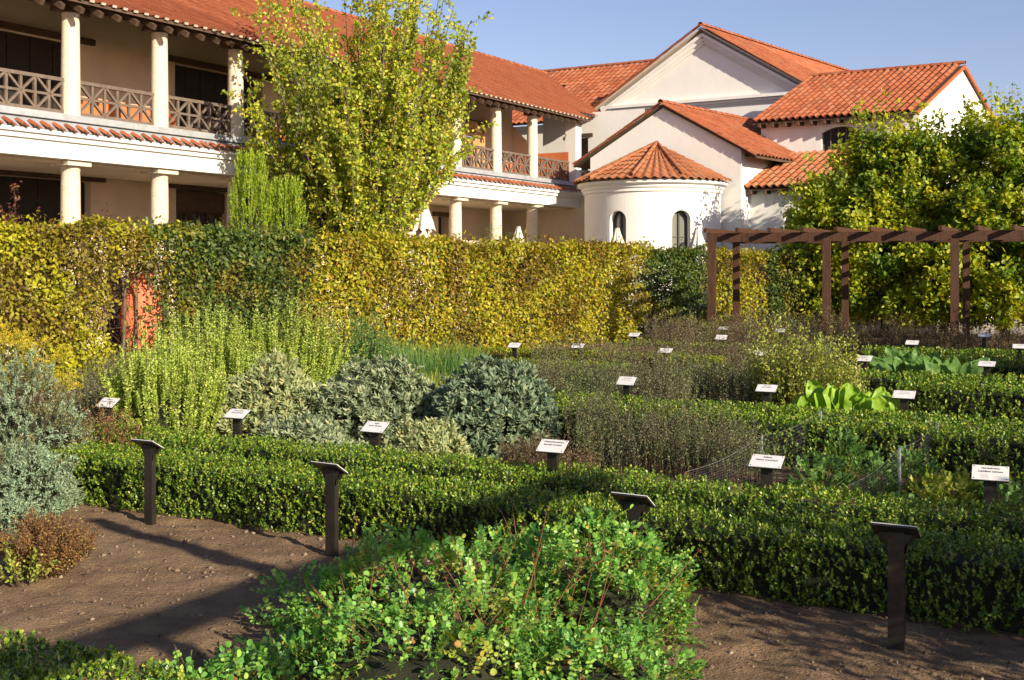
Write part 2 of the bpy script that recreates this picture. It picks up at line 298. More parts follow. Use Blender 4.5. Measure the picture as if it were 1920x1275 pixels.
# box hedge along the segment a-b (front bottom edge), width w to direction wd, height h
def box_hedge(a, b, w, h, label, dens=520, mat=None, leafL=.022, top=1.5, leafW=None, group='low clipped box hedges', name='box_hedge'):
    a = Vector(a); b = Vector(b); d = (b - a); L = d.length; d.normalize(); wd = Vector((-d.y, d.x, 0))
    if wd.y < 0: wd = -wd
    root = empty(name, (a + b) / 2 + wd * w / 2, label, 'hedge', group)
    nz = lambda s, q: .035 * mnoise.noise(Vector((s * 2.2 + a.x, q * 2.5, a.y))) + .02 * mnoise.noise(Vector((s * 7, q * 5, a.y + 3)))
    cnt = [int(L * w * dens * top), int(L * h * dens * 1.65), int(L * h * dens * .35), int(w * h * dens * 1.5), int(w * h * dens)]
    Pl, Dl = [], []
    D3 = np.array(d[:]); W3 = np.array(wd[:]); A3 = np.array(a[:])
    for side, c in enumerate(cnt):
        s = rng.random(c) * L; q = rng.random(c) * w; z = h * (.03 + .97 * rng.random(c)); out = np.zeros((c, 3))
        if side == 0: z[:] = h; out[:] = (0, 0, 1)
        elif side == 1: q[:] = 0; out[:] = -W3
        elif side == 2: q[:] = w; out[:] = W3
        elif side == 3: s[:] = 0; out[:] = -D3
        else: s[:] = L; out[:] = D3
        bul = np.array([nz(x, y + zz) for x, y, zz in zip(s, q, z)])
        # rounded shoulders
        edge = np.minimum(q, w - q); rr = .06
        if side == 0: z = z - np.where(edge < rr, (rr - edge) ** 2 / rr * .7, 0)
        inset = np.where(z > h - rr, (z - h + rr) ** 2 / rr * .7, 0) if side else np.zeros(c)
        depth = rng.random(c) ** 1.6 * (.05 if side == 0 else .075)
        p = A3 + D3 * s[:, None] + W3 * q[:, None] + out * (bul - inset - depth)[:, None]; p[:, 2] += z - 0
        if side == 0: pass
        Pl.append(p); Dl.append(nrm(out * (.9 if side == 0 else .42) + np.array([0, 0, .95]) + rng.normal(size=(c, 3)) * .33))
    P = np.concatenate(Pl); D = np.concatenate(Dl)
    foliage('foliage', sprigs(P - D * .03, D, 8, .05 * leafL / .022, leafL, leafW or leafL * .62, .85), mat or L_box, root)
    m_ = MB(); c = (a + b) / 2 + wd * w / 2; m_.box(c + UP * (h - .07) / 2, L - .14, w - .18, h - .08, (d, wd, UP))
    m_.build('inner_branches', M_darkcore, root)  # solid block whose dark colour paints the shade inside the hedge
    return root

# ------------------------------------------------------------------ ground and sky-side setting
def ground():
    g = MB(); g.quad((-400, -60, -.03), (400, -60, -.03), (400, 900, -.03), (-400, 900, -.03)); o = g.build('ground', M_grass); o['kind'] = 'structure'
    # terrace gravel beyond the tall hedge
    g = MB(); g.quad((-60, 8, -.012), (60, 8, -.012), (60, 70, -.012), (-60, 70, -.012)); o = g.build('terrace', M_gravel); o['kind'] = 'structure'
    # garden soil, far part, then detailed near part
    g = MB(); A = Vector((-14.5, 4, -.004)); g.quad((-14, -4, -.004), (16, -4, -.004), (26, 30, -.004), (4.5, 34, -.004), (-7, 16, -.004)); o = g.build('garden_soil', M_soil); o['kind'] = 'structure'
    nx, ny = 420, 300; xs = np.linspace(-5.5, 5.5, nx); ys = np.linspace(2.6, 11.2, ny)
    XX, YY = np.meshgrid(xs, ys); Z = np.zeros_like(XX)
    for j in range(ny):
        for i in range(nx):
            x, y = XX[j, i], YY[j, i]
            Z[j, i] = .016 + .022 * mnoise.noise(Vector((x * 1.7, y * 1.7, 0))) + .020 * mnoise.noise(Vector((x * 5, y * 6, 1))) + .009 * mnoise.noise(Vector((x * 19, y * 19, 2)))
    e = np.minimum.reduce([XX + 5.5, 5.5 - XX, YY - 2.6, 11.2 - YY]); Z = np.where(e < .3, Z * e / .3 - .0, Z) + .004
    V = np.stack([XX, YY, Z], -1).reshape(-1, 3); idx = np.arange(nx * ny).reshape(ny, nx)
    Fc = np.stack([idx[:-1, :-1], idx[:-1, 1:], idx[1:, 1:], idx[1:, :-1]], -1).reshape(-1, 4)
    me = npmesh('soil_bed', V, Fc); me.polygons.foreach_set('use_smooth', [True] * len(me.polygons)); o = link('soil_bed', me, None, M_soil); o['kind'] = 'structure'
    # clods and small stones
    n = 5200; P = np.stack([rng.uniform(-4.2, 4.2, n), rng.uniform(3.4, 9.2, n), np.zeros(n)], 1)
    ix = ((P[:, 0] + 5.5) / 11 * (nx - 1)).astype(int); iy = ((P[:, 1] - 2.6) / 8.6 * (ny - 1)).astype(int); P[:, 2] = Z[iy, ix]
    r = .003 + .014 * rng.random(n) ** 4 + .004 * rng.random(n)
    T = np.array([[1, 0, 0], [0, 1, 0], [-1, 0, 0], [0, -1, 0], [.5, .5, .8], [-.5, .5, .7], [-.5, -.5, .8], [.5, -.5, .7]]); f = np.array([[0, 1, 4, 4], [0, 1, 5, 4], [1, 2, 6, 5], [2, 3, 7, 6], [3, 0, 4, 7], [4, 5, 6, 7]])[1:]
    V = P[:, None] + (T[None] * (1 + .5 * rng.normal(size=(n, 8, 3)) * .5)) * r[:, None, None]
    foliage('soil_clods', (V.reshape(-1, 3), (f[None] + (np.arange(n) * 8)[:, None, None]).reshape(-1, 4)), M_clod, None, 'small brown clods and stones strewn over the bare soil bed', 'soil clods')
ground()
n_ = 1600; P_ = np.stack([rng.uniform(-4, 4, n_), rng.uniform(3.6, 8.8, n_), np.full(n_, .04)], 1)
foliage('leaf_litter', leaves(P_, rdir(n_) * np.array([1, 1, .15]), nrm(rdir(n_) * .5 + np.array([0, 0, 1])), rng.uniform(.01, .03, n_), rng.uniform(.006, .014, n_)), L_dry, None, 'scattered dry leaves and bits of straw on the bare soil', 'leaf litter')

# ------------------------------------------------------------------ tiles
def tile_mesh(name, w, l, h, n=7, thick=.018, taper=(1, 1), shear=0):
    """S tile, local x across, y up the slope (origin at lower left), z out of the roof"""
    m_ = MB(); prof = []
    for i in range(n + 1):
        x = i / n; z = h * (math.sin(math.pi * min(1, x / .62))) if x < .62 else -.18 * h * math.sin(math.pi * (x - .62) / .38)
        prof.append((x, z))
    rows = [(-.03, .028), (l, .0)]
    for r_, (y, lift) in enumerate(rows):
        tw = taper[r_]
        for x, z in prof: m_.v.append(((x - .5) * w * tw * 1.04 + w * .5, y, z * tw + lift))
    for x, z in prof: m_.v.append(((x - .5) * w * taper[0] * 1.04 + w * .5, -.03, z * taper[0] + .028 - thick - .012))
    k = n + 1
    for i in range(n):
        m_.f.append((i, i + 1, k + i + 1, k + i)); m_.f.append((2 * k + i, 2 * k + i + 1, i + 1, i))
    m_.v = [(x + shear * y, y, z) for x, y, z in m_.v]
    me = m_.mesh(name); me.polygons.foreach_set('use_smooth', [True] * len(me.polygons)); me.set_sharp_from_angle(angle=R(40)) if hasattr(me, 'set_sharp_from_angle') else None
    return me
def pip(x, y, poly):
    c = False; n = len(poly)
    for i in range(n):
        x1, y1 = poly[i]; x2, y2 = poly[(i + 1) % n]
        if (y1 > y) != (y2 > y) and x < (x2 - x1) * (y - y1) / (y2 - y1) + x1: c = not c
    return c
def tiled_plane(roof, O, e, s, Wd, Ls, poly=None, tw=.24, tl=.34, th=.055, mat=None, limit=300, budget=None, jit=.006):
    """O lower-left corner, e unit along the eave, s unit up the slope; tiles are sub-parts of roof"""
    s_raw = Vector(s); O = Vector(O); e = Vector(e).normalized(); s = Vector(s); s = (s - e * s.dot(e)).normalized(); nn = e.cross(s)
    if nn.z < 0: nn = -nn
    raw = Vector(s_raw); sh = raw.dot(e) / max(1e-6, raw.dot(s)); Ls = raw.dot(s)
    nc = int(Wd / tw); nr = int(math.ceil(Ls / tl)); me = tile_mesh('roof_tile', tw, tl, th, shear=sh); me.materials.append(mat or M_tile)
    cells = []
    for r_ in range(nr):
        for c in range(nc):
            x, y = (c + .5) * tw, (r_ + .5) * tl
            if y - tl * .4 > Ls: continue
            if poly and not pip(x, y, poly): continue
            cells.append((c * tw, min(r_ * tl, Ls - tl * .9)))
    def M(x, y):
        j = random.uniform(-jit, jit); jx = random.uniform(-jit, jit)
        p = O + e * (x + jx + sh * y) + s * (y + j) + nn * (.02 + random.uniform(0, jit)); a = random.uniform(-.012, .012)
        ee = (e + s * a).normalized(); ss = (s - e * a + nn * random.uniform(-.015, .015)).normalized()
        return Matrix(((ee.x, ss.x, nn.x, p.x), (ee.y, ss.y, nn.y, p.y), (ee.z, ss.z, nn.z, p.z), (0, 0, 0, 1)))
    cells.sort(key=lambda q: (O + e * q[0] + s * q[1]).length)
    lim = limit if budget is None else max(0, min(limit, budget[0]))
    inv = root_inv(roof)
    for x, y in cells[:lim]:
        o = bpy.data.objects.new('tile', me); COL.objects.link(o); o.parent = roof; o.matrix_parent_inverse = inv; o.matrix_basis = M(x, y)
    if budget is not None: budget[0] -= min(lim, len(cells))
    rest = cells[lim:]
    if rest:
        nv = len(me.vertices); co = np.empty(nv * 3); me.vertices.foreach_get('co', co); co = co.reshape(-1, 3)
        fs = np.array([p.vertices[:] for p in me.polygons]); Vs = []
        for x, y in rest:
            m_ = np.array(M(x, y)); Vs.append(co @ m_[:3, :3].T + m_[:3, 3])
        V = np.concatenate(Vs); Fc = (fs[None] + (np.arange(len(rest)) * nv)[:, None, None]).reshape(-1, 4)
        o = link('tile_field', npmesh('tile_field', V, Fc), roof, mat or M_tile); o['kind'] = 'stuff'
def ridge_tiles(roof, a, b, r=.1, l=.36, mat=None):
    a = Vector(a); b = Vector(b); d = (b - a); L = d.length; d.normalize(); n = max(1, int(L / l)); x = d.cross(UP).normalized(); up = x.cross(d)
    m_ = MB(); k = 6
    for y, rr in ((0, r), (l * 1.08, r * .86)):
        for i in range(k + 1):
            an = math.pi * i / k; m_.v.append((rr * math.cos(an), y, rr * math.sin(an)))
    for i in range(k): m_.f.append((i, i + 1, k + 2 + i, k + 1 + i))
    me = m_.mesh('ridge_tile', True); me.materials.append(mat or M_tile); inv = root_inv(roof)
    for i in range(n):
        p = a + d * (L * i / n); o = bpy.data.objects.new('ridge_tile', me); COL.objects.link(o); o.parent = roof; o.matrix_parent_inverse = inv
        o.matrix_basis = Matrix(((x.x, d.x, up.x, p.x), (x.y, d.y, up.y, p.y), (x.z, d.z, up.z, p.z + random.uniform(0, .01)), (0, 0, 0, 1)))

# wall with openings: mp(s, z, depth) -> point ; openings (s0,s1,z0,z1,arch) arch = rise of arch above z1-rise
def arch_top(o, s):
    s0, s1, z0, z1, rise = o
    if rise <= 0: return z1
    h = (s1 - s0) / 2; c = (s0 + s1) / 2; q = max(0, 1 - ((s - c) / h) ** 2)
    return z1 - rise + rise * math.sqrt(q) if rise > .45 * h else z1 - rise + rise * q
def wall(mp, s0, s1, zb, ztop, ops, depth, step=None, extra=()):
    m_ = MB(); bs = {s0, s1} | set(extra)
    for o in ops:
        k = 10 if o[4] > 0 else 1
        for i in range(k + 1):
            q = (1 - math.cos(math.pi * i / k)) / 2 if k > 1 else i
            bs.add(o[0] + (o[1] - o[0]) * q)
    if step:
        n = int((s1 - s0) / step)
        for i in range(n): bs.add(s0 + (s1 - s0) * i / n)
    bs = sorted(b for b in bs if s0 - 1e-6 <= b <= s1 + 1e-6); bs = [b for i, b in enumerate(bs) if i == 0 or b - bs[i - 1] > 1e-4]
    for a, b in zip(bs, bs[1:]):
        mid = (a + b) / 2; cur = sorted([o for o in ops if o[0] < mid < o[1]], key=lambda o: o[2]); lo = (zb, zb)
        for o in cur:
            m_.quad(mp(a, lo[0], 0), mp(b, lo[1], 0), mp(b, o[2], 0), mp(a, o[2], 0))
            m_.quad(mp(a, o[2], 0), mp(b, o[2], 0), mp(b, o[2], depth), mp(a, o[2], depth))
            ta, tb = arch_top(o, a), arch_top(o, b)
            m_.quad(mp(a, ta, 0), mp(b, tb, 0), mp(b, tb, depth), mp(a, ta, depth)); lo = (ta, tb)
        m_.quad(mp(a, lo[0], 0), mp(b, lo[1], 0), mp(b, ztop(b), 0), mp(a, ztop(a), 0))
    for o in ops:
        for s in (o[0], o[1]):
            m_.quad(mp(s, o[2], 0), mp(s, arch_top(o, s), 0), mp(s, arch_top(o, s), depth), mp(s, o[2], depth))
    return m_
def window(parent, mp, o, depth, cols=2, rows=3, fw=.05, glass=None):
    s0, s1, z0, z1, rise = o; m_ = MB(); n = 10
    for i in range(n):
        a = s0 + (s1 - s0) * i / n; b = s0 + (s1 - s0) * (i + 1) / n
        m_.quad(mp(a, z0, depth), mp(b, z0, depth), mp(b, arch_top(o, b), depth), mp(a, arch_top(o, a), depth))
    wobj = m_.build('window', glass or M_glass, parent)
    f = MB(); dd = depth - .04; pts = []
    for i in range(13):
        q = (1 - math.cos(math.pi * i / 12)) / 2; s = s0 + (s1 - s0) * q; pts.append((s, arch_top(o, s)))
    pts = [(s0, z0)] + pts + [(s1, z0)]
    ss = fw / 2
    for (a, za), (b, zb) in zip(pts, pts[1:]):
        if abs(a - b) + abs(za - zb) > 1e-4: f.bar(mp(a, za, dd), mp(b, zb, dd), fw * 1.6, .06)
    for c in range(1, cols):
        s = s0 + (s1 - s0) * c / cols; f.bar(mp(s, z0, dd + .008), mp(s, arch_top(o, s), dd + .008), fw, .04)
    for r_ in range(1, rows):
        z = z0 + (z1 - rise * .3 - z0) * r_ / rows; f.bar(mp(s0, z, dd + .02), mp(s1, z, dd + .02), .03, fw * .7)
    f.build('frame', M_frame, wobj)
    return wobj

# ------------------------------------------------------------------ colonnaded wing
W0 = Vector((-6.449, 27, 0))
def WP(t, o, z): return W0 + WU * t + WV * o + UP * z
SP = 2.27
wing = empty('arcade_wing', W0, 'long two storey cream wing with stone columns, timber railings and orange tiled roof', 'building')
tE = 16.25; tL = -9.0
AX = (WU, WV, UP)
# ground-floor back wall, upper back wall
Yb = lambda px: 56000 / (2290 - px)
def tb(px, o=-2.4):
    # t on the line at offset o seen at pixel column px
    q = (px - CX) / F; p = W0 + WV * o
    return (q * p.y - p.x) / (WU.x - q * WU.y)
bw = lambda s, z, d: WP(s, -2.4 - d, z)
up_ops = [(tb(-120), tb(150), 4.9, 6.9, 0), (tb(328), tb(492), 4.9, 6.9, 0), (tb(600), tb(700), 4.9, 6.9, 0), (tb(790), tb(905), 4.9, 6.8, 0)]
lo_ops = [(tb(-120), tb(170), .3, 3.8, 0), (tb(330), tb(424), .3, 3.8, 0), (tb(822), tb(841), .3, 3.55, 0)]
wall(bw, tL, tE, 4.85, lambda s: 8.6, up_ops, .35).build('upper_wall', M_cream, wing)
wall(bw, tL, tE, -.02, lambda s: 3.96, lo_ops, .35).build('lower_wall', M_cream, wing)
for o in up_ops[:3] + lo_ops[:1] + lo_ops[2:]: MB().quad(bw(o[0], o[2], .3), bw(o[1], o[2], .3), bw(o[1], o[3], .3), bw(o[0], o[3], .3)).build('shadowed_opening', M_dark, wing)  # flat dark sheets painted as the unlit rooms behind the openings
for o in up_ops + lo_ops:
    MB().box(WP((o[0] + o[1]) / 2, -2.36, o[3] + .07), o[1] - o[0] + .7, .12, .14, AX).build('lintel', M_wood, wing)
# dark boarded door leaves inside the upper openings
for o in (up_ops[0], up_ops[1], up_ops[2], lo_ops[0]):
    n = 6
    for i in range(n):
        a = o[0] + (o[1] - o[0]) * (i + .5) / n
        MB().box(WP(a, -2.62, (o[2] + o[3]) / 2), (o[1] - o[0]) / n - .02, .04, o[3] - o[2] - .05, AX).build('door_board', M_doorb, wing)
# lattice doors on the ground floor
o = lo_ops[1]; MB().quad(bw(o[0], .3, .28), bw(o[1], .3, .28), bw(o[1], 3.8, .28), bw(o[0], 3.8, .28)).build('door_glass', M_glass, wing)
n = 3
for i in range(n):
    a = o[0] + (o[1] - o[0]) * i / n; b = o[0] + (o[1] - o[0]) * (i + 1) / n; f = MB()
    for s in (a + .05, b - .05): f.bar(bw(s, .3, .18), bw(s, 3.3, .18), .09, .05)
    for z in (.4, 1.8, 3.25): f.bar(bw(a, z, .17), bw(b, z, .17), .05, .1)
    for z0, z1 in ((1.85, 3.2), (.45, 1.75)):
        f.bar(bw(a + .1, z0, .17), bw(b - .1, z1, .17), .04, .05); f.bar(bw(a + .1, z1, .165), bw(b - .1, z0, .165), .04, .05); f.bar(bw((a + b) / 2, z0, .16), bw((a + b) / 2, z1, .16), .05, .03)
    f.build('lattice_door', M_wood, wing)
MB().box(WP((o[0] + o[1]) / 2, -2.5, 3.5), o[1] - o[0], .08, .5, AX).build('door_header', M_wood, wing)
# red dado on the upper back wall
dd = [(tL, up_ops[0][0]), (up_ops[0][1], up_ops[1][0]), (up_ops[1][1], up_ops[2][0]), (up_ops[2][1], up_ops[3][0]), (up_ops[3][1], tE - .01)]
for a, b in dd: MB().box(WP((a + b) / 2, -2.385, 5.30), b - a, .03, .8, AX).build('dado', M_dado, wing)
# slabs: balcony floor with zinc curb, main beam, tile strip
MB().box(WP((tL + tE) / 2, -1.16, 4.37), tE - tL, 2.46, .94, AX).build('balcony_floor', M_cream, wing)
MB().box(WP((tL + tE) / 2, .08, 4.78), tE - tL, .5, .13, AX).build('zinc_curb', M_zinc, wing)
MB().box(WP((tL + tE) / 2, .145, 4.19), tE - tL, .43, .46, AX).build('main_beam', M_white, wing)
m_ = MB(); m_.box(WP((tL + tE) / 2, .395, 4.34), tE - tL, .07, .10, AX); m_.box(WP((tL + tE) / 2, .43, 4.43), tE - tL, .14, .08, AX); m_.build('cornice', M_white, wing)
strip = MB().quad(WP(tL, .52, 4.475), WP(tE, .52, 4.475), WP(tE, .2, 4.74), WP(tL, .2, 4.74)).build('tile_strip', M_zinc, wing)
tw = .27; me = tile_mesh('strip_tile', .15, .24, .05, 6); me.materials.append(M_tile)
e_ = -WU; s_ = (WP(0, .26, 4.66) - WP(0, .56, 4.485)).normalized(); n_ = WU.cross(s_);  n_ = n_ if n_.z > 0 else -n_
inv = root_inv(strip)
for i in range(int((tE + 6.6) / tw)):
    p = WP(-6.6 + i * tw, .56, 4.49)
    q = bpy.data.objects.new('tile', me); COL.objects.link(q); q.parent = strip; q.matrix_parent_inverse = inv
    q.matrix_basis = Matrix(((WU.x, s_.x, n_.x, p.x), (WU.y, s_.y, n_.y, p.y), (WU.z, s_.z, n_.z, p.z), (0, 0, 0, 1)))
# columns (lower and upper), abacus, drum shading by grooves
def column_mesh(r0, r1, h):
    prof = []
    for i in range(13):
        q = i / 12; prof.append((r0 + (r1 - r0) * q ** 1.6, h * q))
    prof = prof[:-1] + [(r1 * .97, h - .10), (r1 * 1.0, h - .09), (r1 * 1.03, h)]
    m_ = MB(); m_.lathe((0, 0, 0), prof, 28); m_.f.append(tuple(len(m_.v) - 28 + i for i in range(28))); return m_
lowm = column_mesh(.205, .185, 3.85); upm = column_mesh(.19, .168, 2.06)
me_lo = lowm.mesh('column', True); me_lo.materials.append(M_stone); me_up = upm.mesh('column', True); me_up.materials.append(M_stone)
for me_ in (me_lo, me_up): me_.set_sharp_from_angle(angle=R(35))
me_ab = MB().box((0, 0, 0), .56, .56, .1, (WU, WV, UP)).mesh('abacus'); me_ab.materials.append(M_stone)
me_bl = MB().box((0, 0, 0), .8, .2, .1, (WU, WV, UP)).mesh('bolster'); me_bl.materials.append(M_wood)
for i in range(-2, 9):
    t_ = (i - 2) * SP
    for me_, z, cap, cz in ((me_lo, 0, me_ab, 3.905), (me_up, 4.846, me_bl, 6.955)):
        o = bpy.data.objects.new('column', me_); COL.objects.link(o); o.parent = wing; o.matrix_parent_inverse = root_inv(wing); o.location = WP(t_, 0, z)
        c = bpy.data.objects.new(cap.name, cap); COL.objects.link(c); c.parent = o; c.location = (0, 0, cz - z)
# railings, one per bay, with bars as sub-parts
def railing(t0, t1):
    zb, zt = 4.92, 5.56; L = t1 - t0
    top = MB().box(WP((t0 + t1) / 2, 0, zt), L, .09, .07, AX); r_ = top.build('railing', M_rail, wing)
    MB().box(WP((t0 + t1) / 2, 0, zb), L, .07, .07, AX).build('bottom_rail', M_rail, r_)
    MB().box(WP((t0 + t1) / 2, 0, (zb + zt) / 2), L, .05, .05, AX).build('middle_rail', M_rail, r_)
    n = 6; zm = (zb + zt) / 2
    for i in range(n + 1):
        s = t0 + .03 + (L - .06) * i / n
        MB().bar(WP(s, 0, zb + .03), WP(s, 0, zt - .03), .055, .055, side=WU).build('baluster', M_rail, r_)
    for i in range(0, n, 2):
        a = t0 + L * i / n; c = t0 + L * (i + 1) / n; b = t0 + L * (i + 2) / n
        for p, q in (((a, zt), (c, zm)), ((c, zm), (b, zt)), ((a, zb), (c, zm)), ((c, zm), (b, zb))):
            MB().bar(WP(p[0], .012, p[1]), WP(q[0], .012, q[1]), .05, .045, side=WV).build('brace', M_rail, r_)
for i in range(-2, 8): railing((i - 2) * SP + .17, (i - 1) * SP - .17)
railing(6 * SP + .17, tE - .12)
# end wall with dado, pier
ew = lambda s, z, d: WP(tE + d, s, z)
wall(ew, -2.4, 1.9, -.02, lambda s: 7.05 if s < .25 else 4.45, [(.55, 1.0, 1.5, 2.35, .2)], .3, extra=(.25,)).build('end_wall', M_cream, wing)
MB().quad(ew(.5, 1.4, .31), ew(1.1, 1.4, .31), ew(1.1, 2.5, .31), ew(.5, 2.5, .31)).build('dark_recess', M_dark, wing)  # near-black sheet paints the shade inside the small arch
MB().box(WP(tE - .02, -1.2, 5.42), .03, 2.3, 1.05, AX).build('end_dado', M_dado, wing)
MB().box(WP(tE + .2, .02, 5.95), .4, .42, 2.2, AX).build('pier', M_white, wing)
# timber plate, rafters, roof
MB().box(WP((tL + tE) / 2, 0, 7.045), tE - tL + .6, .18, .08, AX).build('wall_plate', M_wood, wing)
eo, ro = .62, -4.5; ze, zr = 7.0, 9.9
sl_ = (WP(0, ro, zr) - WP(0, eo, ze)); Lr = sl_.length; sn = sl_.normalized(); rn = WU.cross(sn); rn = rn if rn.z > 0 else -rn
tR = tb(1020, ro)
roof = MB(); roof.quad(WP(tL, eo, ze), WP(tE + .35, eo, ze), WP(tR, ro, zr), WP(tL, ro, zr)); roof.quad(WP(tL, eo, ze + .06), WP(tE + .35, eo, ze + .06), WP(tR, ro, zr + .06), WP(tL, ro, zr + .06))
roof.quad(WP(tL, eo, ze), WP(tE + .35, eo, ze), WP(tE + .35, eo, ze + .06), WP(tL, eo, ze + .06))
roof.quad(WP(tL, ro, zr), WP(tR, ro, zr), WP(tR, ro - 4.5, zr - 2.6), WP(tL, ro - 4.5, zr - 2.6))
roof = roof.build('roof', M_wood, wing)
t_r = tb(1020, ro); t_2 = 19.2
O_ = WP(tL, eo, ze + .07); wtot = max(t_2, t_r) - tL; xr = t_r - tL; xe = tE + .35 - tL
tiled_plane(roof, O_, WU, sl_, wtot, Lr, [(1.4, 0), (xe, 0), (xe, .8), (t_2 - tL, .95), (xr, Lr + .4), (1.4, Lr + .4)], .27, .36, .03, M_tile_flat, 300, jit=.003)
MB().bar(WP(tE - 1.0, -.12, 7.46), WP(t_2 + .1, -.12, 7.46), .11, .09).build('gutter', M_zinc, roof)
ridge_tiles(roof, WP(-2, ro, zr + .07), WP(t_r, ro, zr + .07), .11)
me = MB().box((0, 0, 0), .09, 1.3, .11, (WU, (sn), rn)).mesh('rafter'); me.materials.append(M_wood); inv = root_inv(roof)
for i in range(int((tE - tL) / .45)):
    p = WP(tL + .2 + i * .45, eo - .56, ze + .17); q = bpy.data.objects.new('rafter', me); COL.objects.link(q); q.parent = roof; q.matrix_parent_inverse = inv; q.location = p
# mortar plugs along the eave
pl = MB()
for i in range(int((xe - 1.4) / .27)):
    p = O_ + WU * (1.4 + i * .27 + .08) - sn * .035 + rn * .03; pl.box(p, .1, .03, .045, (WU, sn, rn))
pl.build('eave_plugs', M_mortar, roof)['kind'] = 'stuff'
# woven timber privacy screens on the balcony
def screen(px0, px1, label):
    o_ = -1.3; a, b = tb(px0, o_), tb(px1, o_); z0 = 4.86; r_ = empty('privacy_screen', WP((a + b) / 2, o_, z0), label, 'screen', 'timber screens on the balcony')
    n = 13
    for i in range(n):
        z = z0 + .12 + i * .135; sh = 0 if i < n - 3 else (i - n + 4) * .16 * (b - a)
        MB().box(WP((a + b) / 2, o_ + (.03 if i % 2 else -.03), z), (b - a) - sh, .02, .12, AX).build('slat', M_screen, r_)
    for s in (a, (a + b) / 2, b): MB().box(WP(s, o_, z0 + .8), .06, .07, 1.6 if s != (a + b) / 2 else 1.75, AX).build('post', M_screen, r_)
screen(868, 907, 'arched honey coloured woven timber screen between the balcony columns'); screen(812, 846, 'woven timber screen half hidden behind the tree and a balcony column')
# link wall behind the pier, further back
lw = lambda s, z, d: Vector((2.2, 43.2, 0)) + HV * (s) + HU * d + UP * z
link_b = empty('link_building', (2.2, 43.2, 0), 'pale link wall with a dark door between the wing and the gabled house', 'building')
wall(lw, -1.2, 3, -.02, lambda s: 7.6, [(.05, .72, 4.7, 6.7, 0)], .3).build('wall', M_white, link_b)
MB().quad(lw(0, 4.6, .28), lw(.8, 4.6, .28), lw(.8, 6.8, .28), lw(0, 6.8, .28)).build('door', M_wood, link_b)
MB().box(lw(.4, 6.77, -.02), 1.05, .1, .12, (HV, HU, UP)).build('lintel', M_wood, link_b)

# ------------------------------------------------------------------ gabled house with apse
G0 = Vector((2.574, 38, 0)); gw = 5.15
gable = empty('gable_house', G0, 'white gabled house with a half round apse under a fanned tile roof', 'building')
def GP(s, d, z): return G0 + HV * s + HU * d + UP * z
gm = lambda s, z, d: GP(s, d, z)
zE, zA = 5.45, 6.92
gtop = lambda s: zE + (zA - zE) * (1 - abs(s - gw / 2) / (gw / 2))
wall(gm, 0, gw, -.02, gtop, [], .3, extra=(gw / 2,)).build('front_wall', M_white, gable)
m_ = MB(); m_.quad(GP(gw, 0, -.02), GP(gw, 7, -.02), GP(gw, 7, zE), GP(gw, 0, zE)); m_.build('side_wall', M_white, gable)
m_ = MB(); m_.quad(GP(0, 0, -.02), GP(0, 7, -.02), GP(0, 7, zE), GP(0, 0, zE)); m_.build('side_wall', M_white, gable)
roof = MB(); oh = .55; ft = -.12; Lb = 7.0; k = (zA - zE) / (gw / 2)
for sg in (-1, 1):
    e_s = gw / 2 + sg * (gw / 2 + oh); z_e = zE - k * oh + .03
    roof.quad(GP(gw / 2, ft, zA + .03), GP(e_s, ft, z_e), GP(e_s, Lb, z_e), GP(gw / 2, Lb, zA + .03)); roof.quad(GP(gw / 2, ft, zA + .1), GP(e_s, ft, z_e + .07), GP(e_s, Lb, z_e + .07), GP(gw / 2, Lb, zA + .1))
    roof.quad(GP(gw / 2, ft, zA + .03), GP(e_s, ft, z_e), GP(e_s, ft, z_e + .07), GP(gw / 2, ft, zA + .1)); roof.quad(GP(e_s, ft, z_e), GP(e_s, Lb, z_e), GP(e_s, Lb, z_e + .07), GP(e_s, ft, z_e + .07))
roof = roof.build('roof', M_wood, gable)
bud = [300]
a_ = GP(gw + oh, ft - .04, zE - k * oh + .12); s_ = (GP(gw / 2, 0, zA) - GP(gw + oh, 0, zE - k * oh)); tiled_plane(roof, a_, HU, s_, Lb, s_.length, None, .24, .33, .05, M_tile, budget=bud)
a_ = GP(-oh, Lb, zE - k * oh + .12); s_ = (GP(gw / 2, 0, zA) - GP(-oh, 0, zE - k * oh)); tiled_plane(roof, a_, -HU, s_, Lb + .1, s_.length, None, .24, .33, .05, M_tile, budget=bud)
ridge_tiles(roof, GP(gw / 2, ft - .05, zA + .16), GP(gw / 2, Lb, zA + .16), .10)
for sg in (-1, 1):    # verge tiles down both rakes
    e_s = gw / 2 + sg * (gw / 2 + oh); ridge_tiles(roof, GP(e_s, ft, zE - k * oh + .10), GP(gw / 2, ft, zA + .13), .07, .33)
me = MB().box((0, 0, 0), .5, .08, .1, (HV, HU, UP)).mesh('rafter_end'); me.materials.append(M_wood)
for i in range(14):
    q = bpy.data.objects.new('rafter_end', me); COL.objects.link(q); q.parent = roof; q.matrix_parent_inverse = root_inv(roof); q.location = GP(gw + oh * .45, .3 + i * .45, zE - .13)
MB().bar(GP(-oh - .04, .3, zE - .38), GP(-oh - .04, 5, zE - .38), .1, .09).build('gutter', M_zinc, roof)
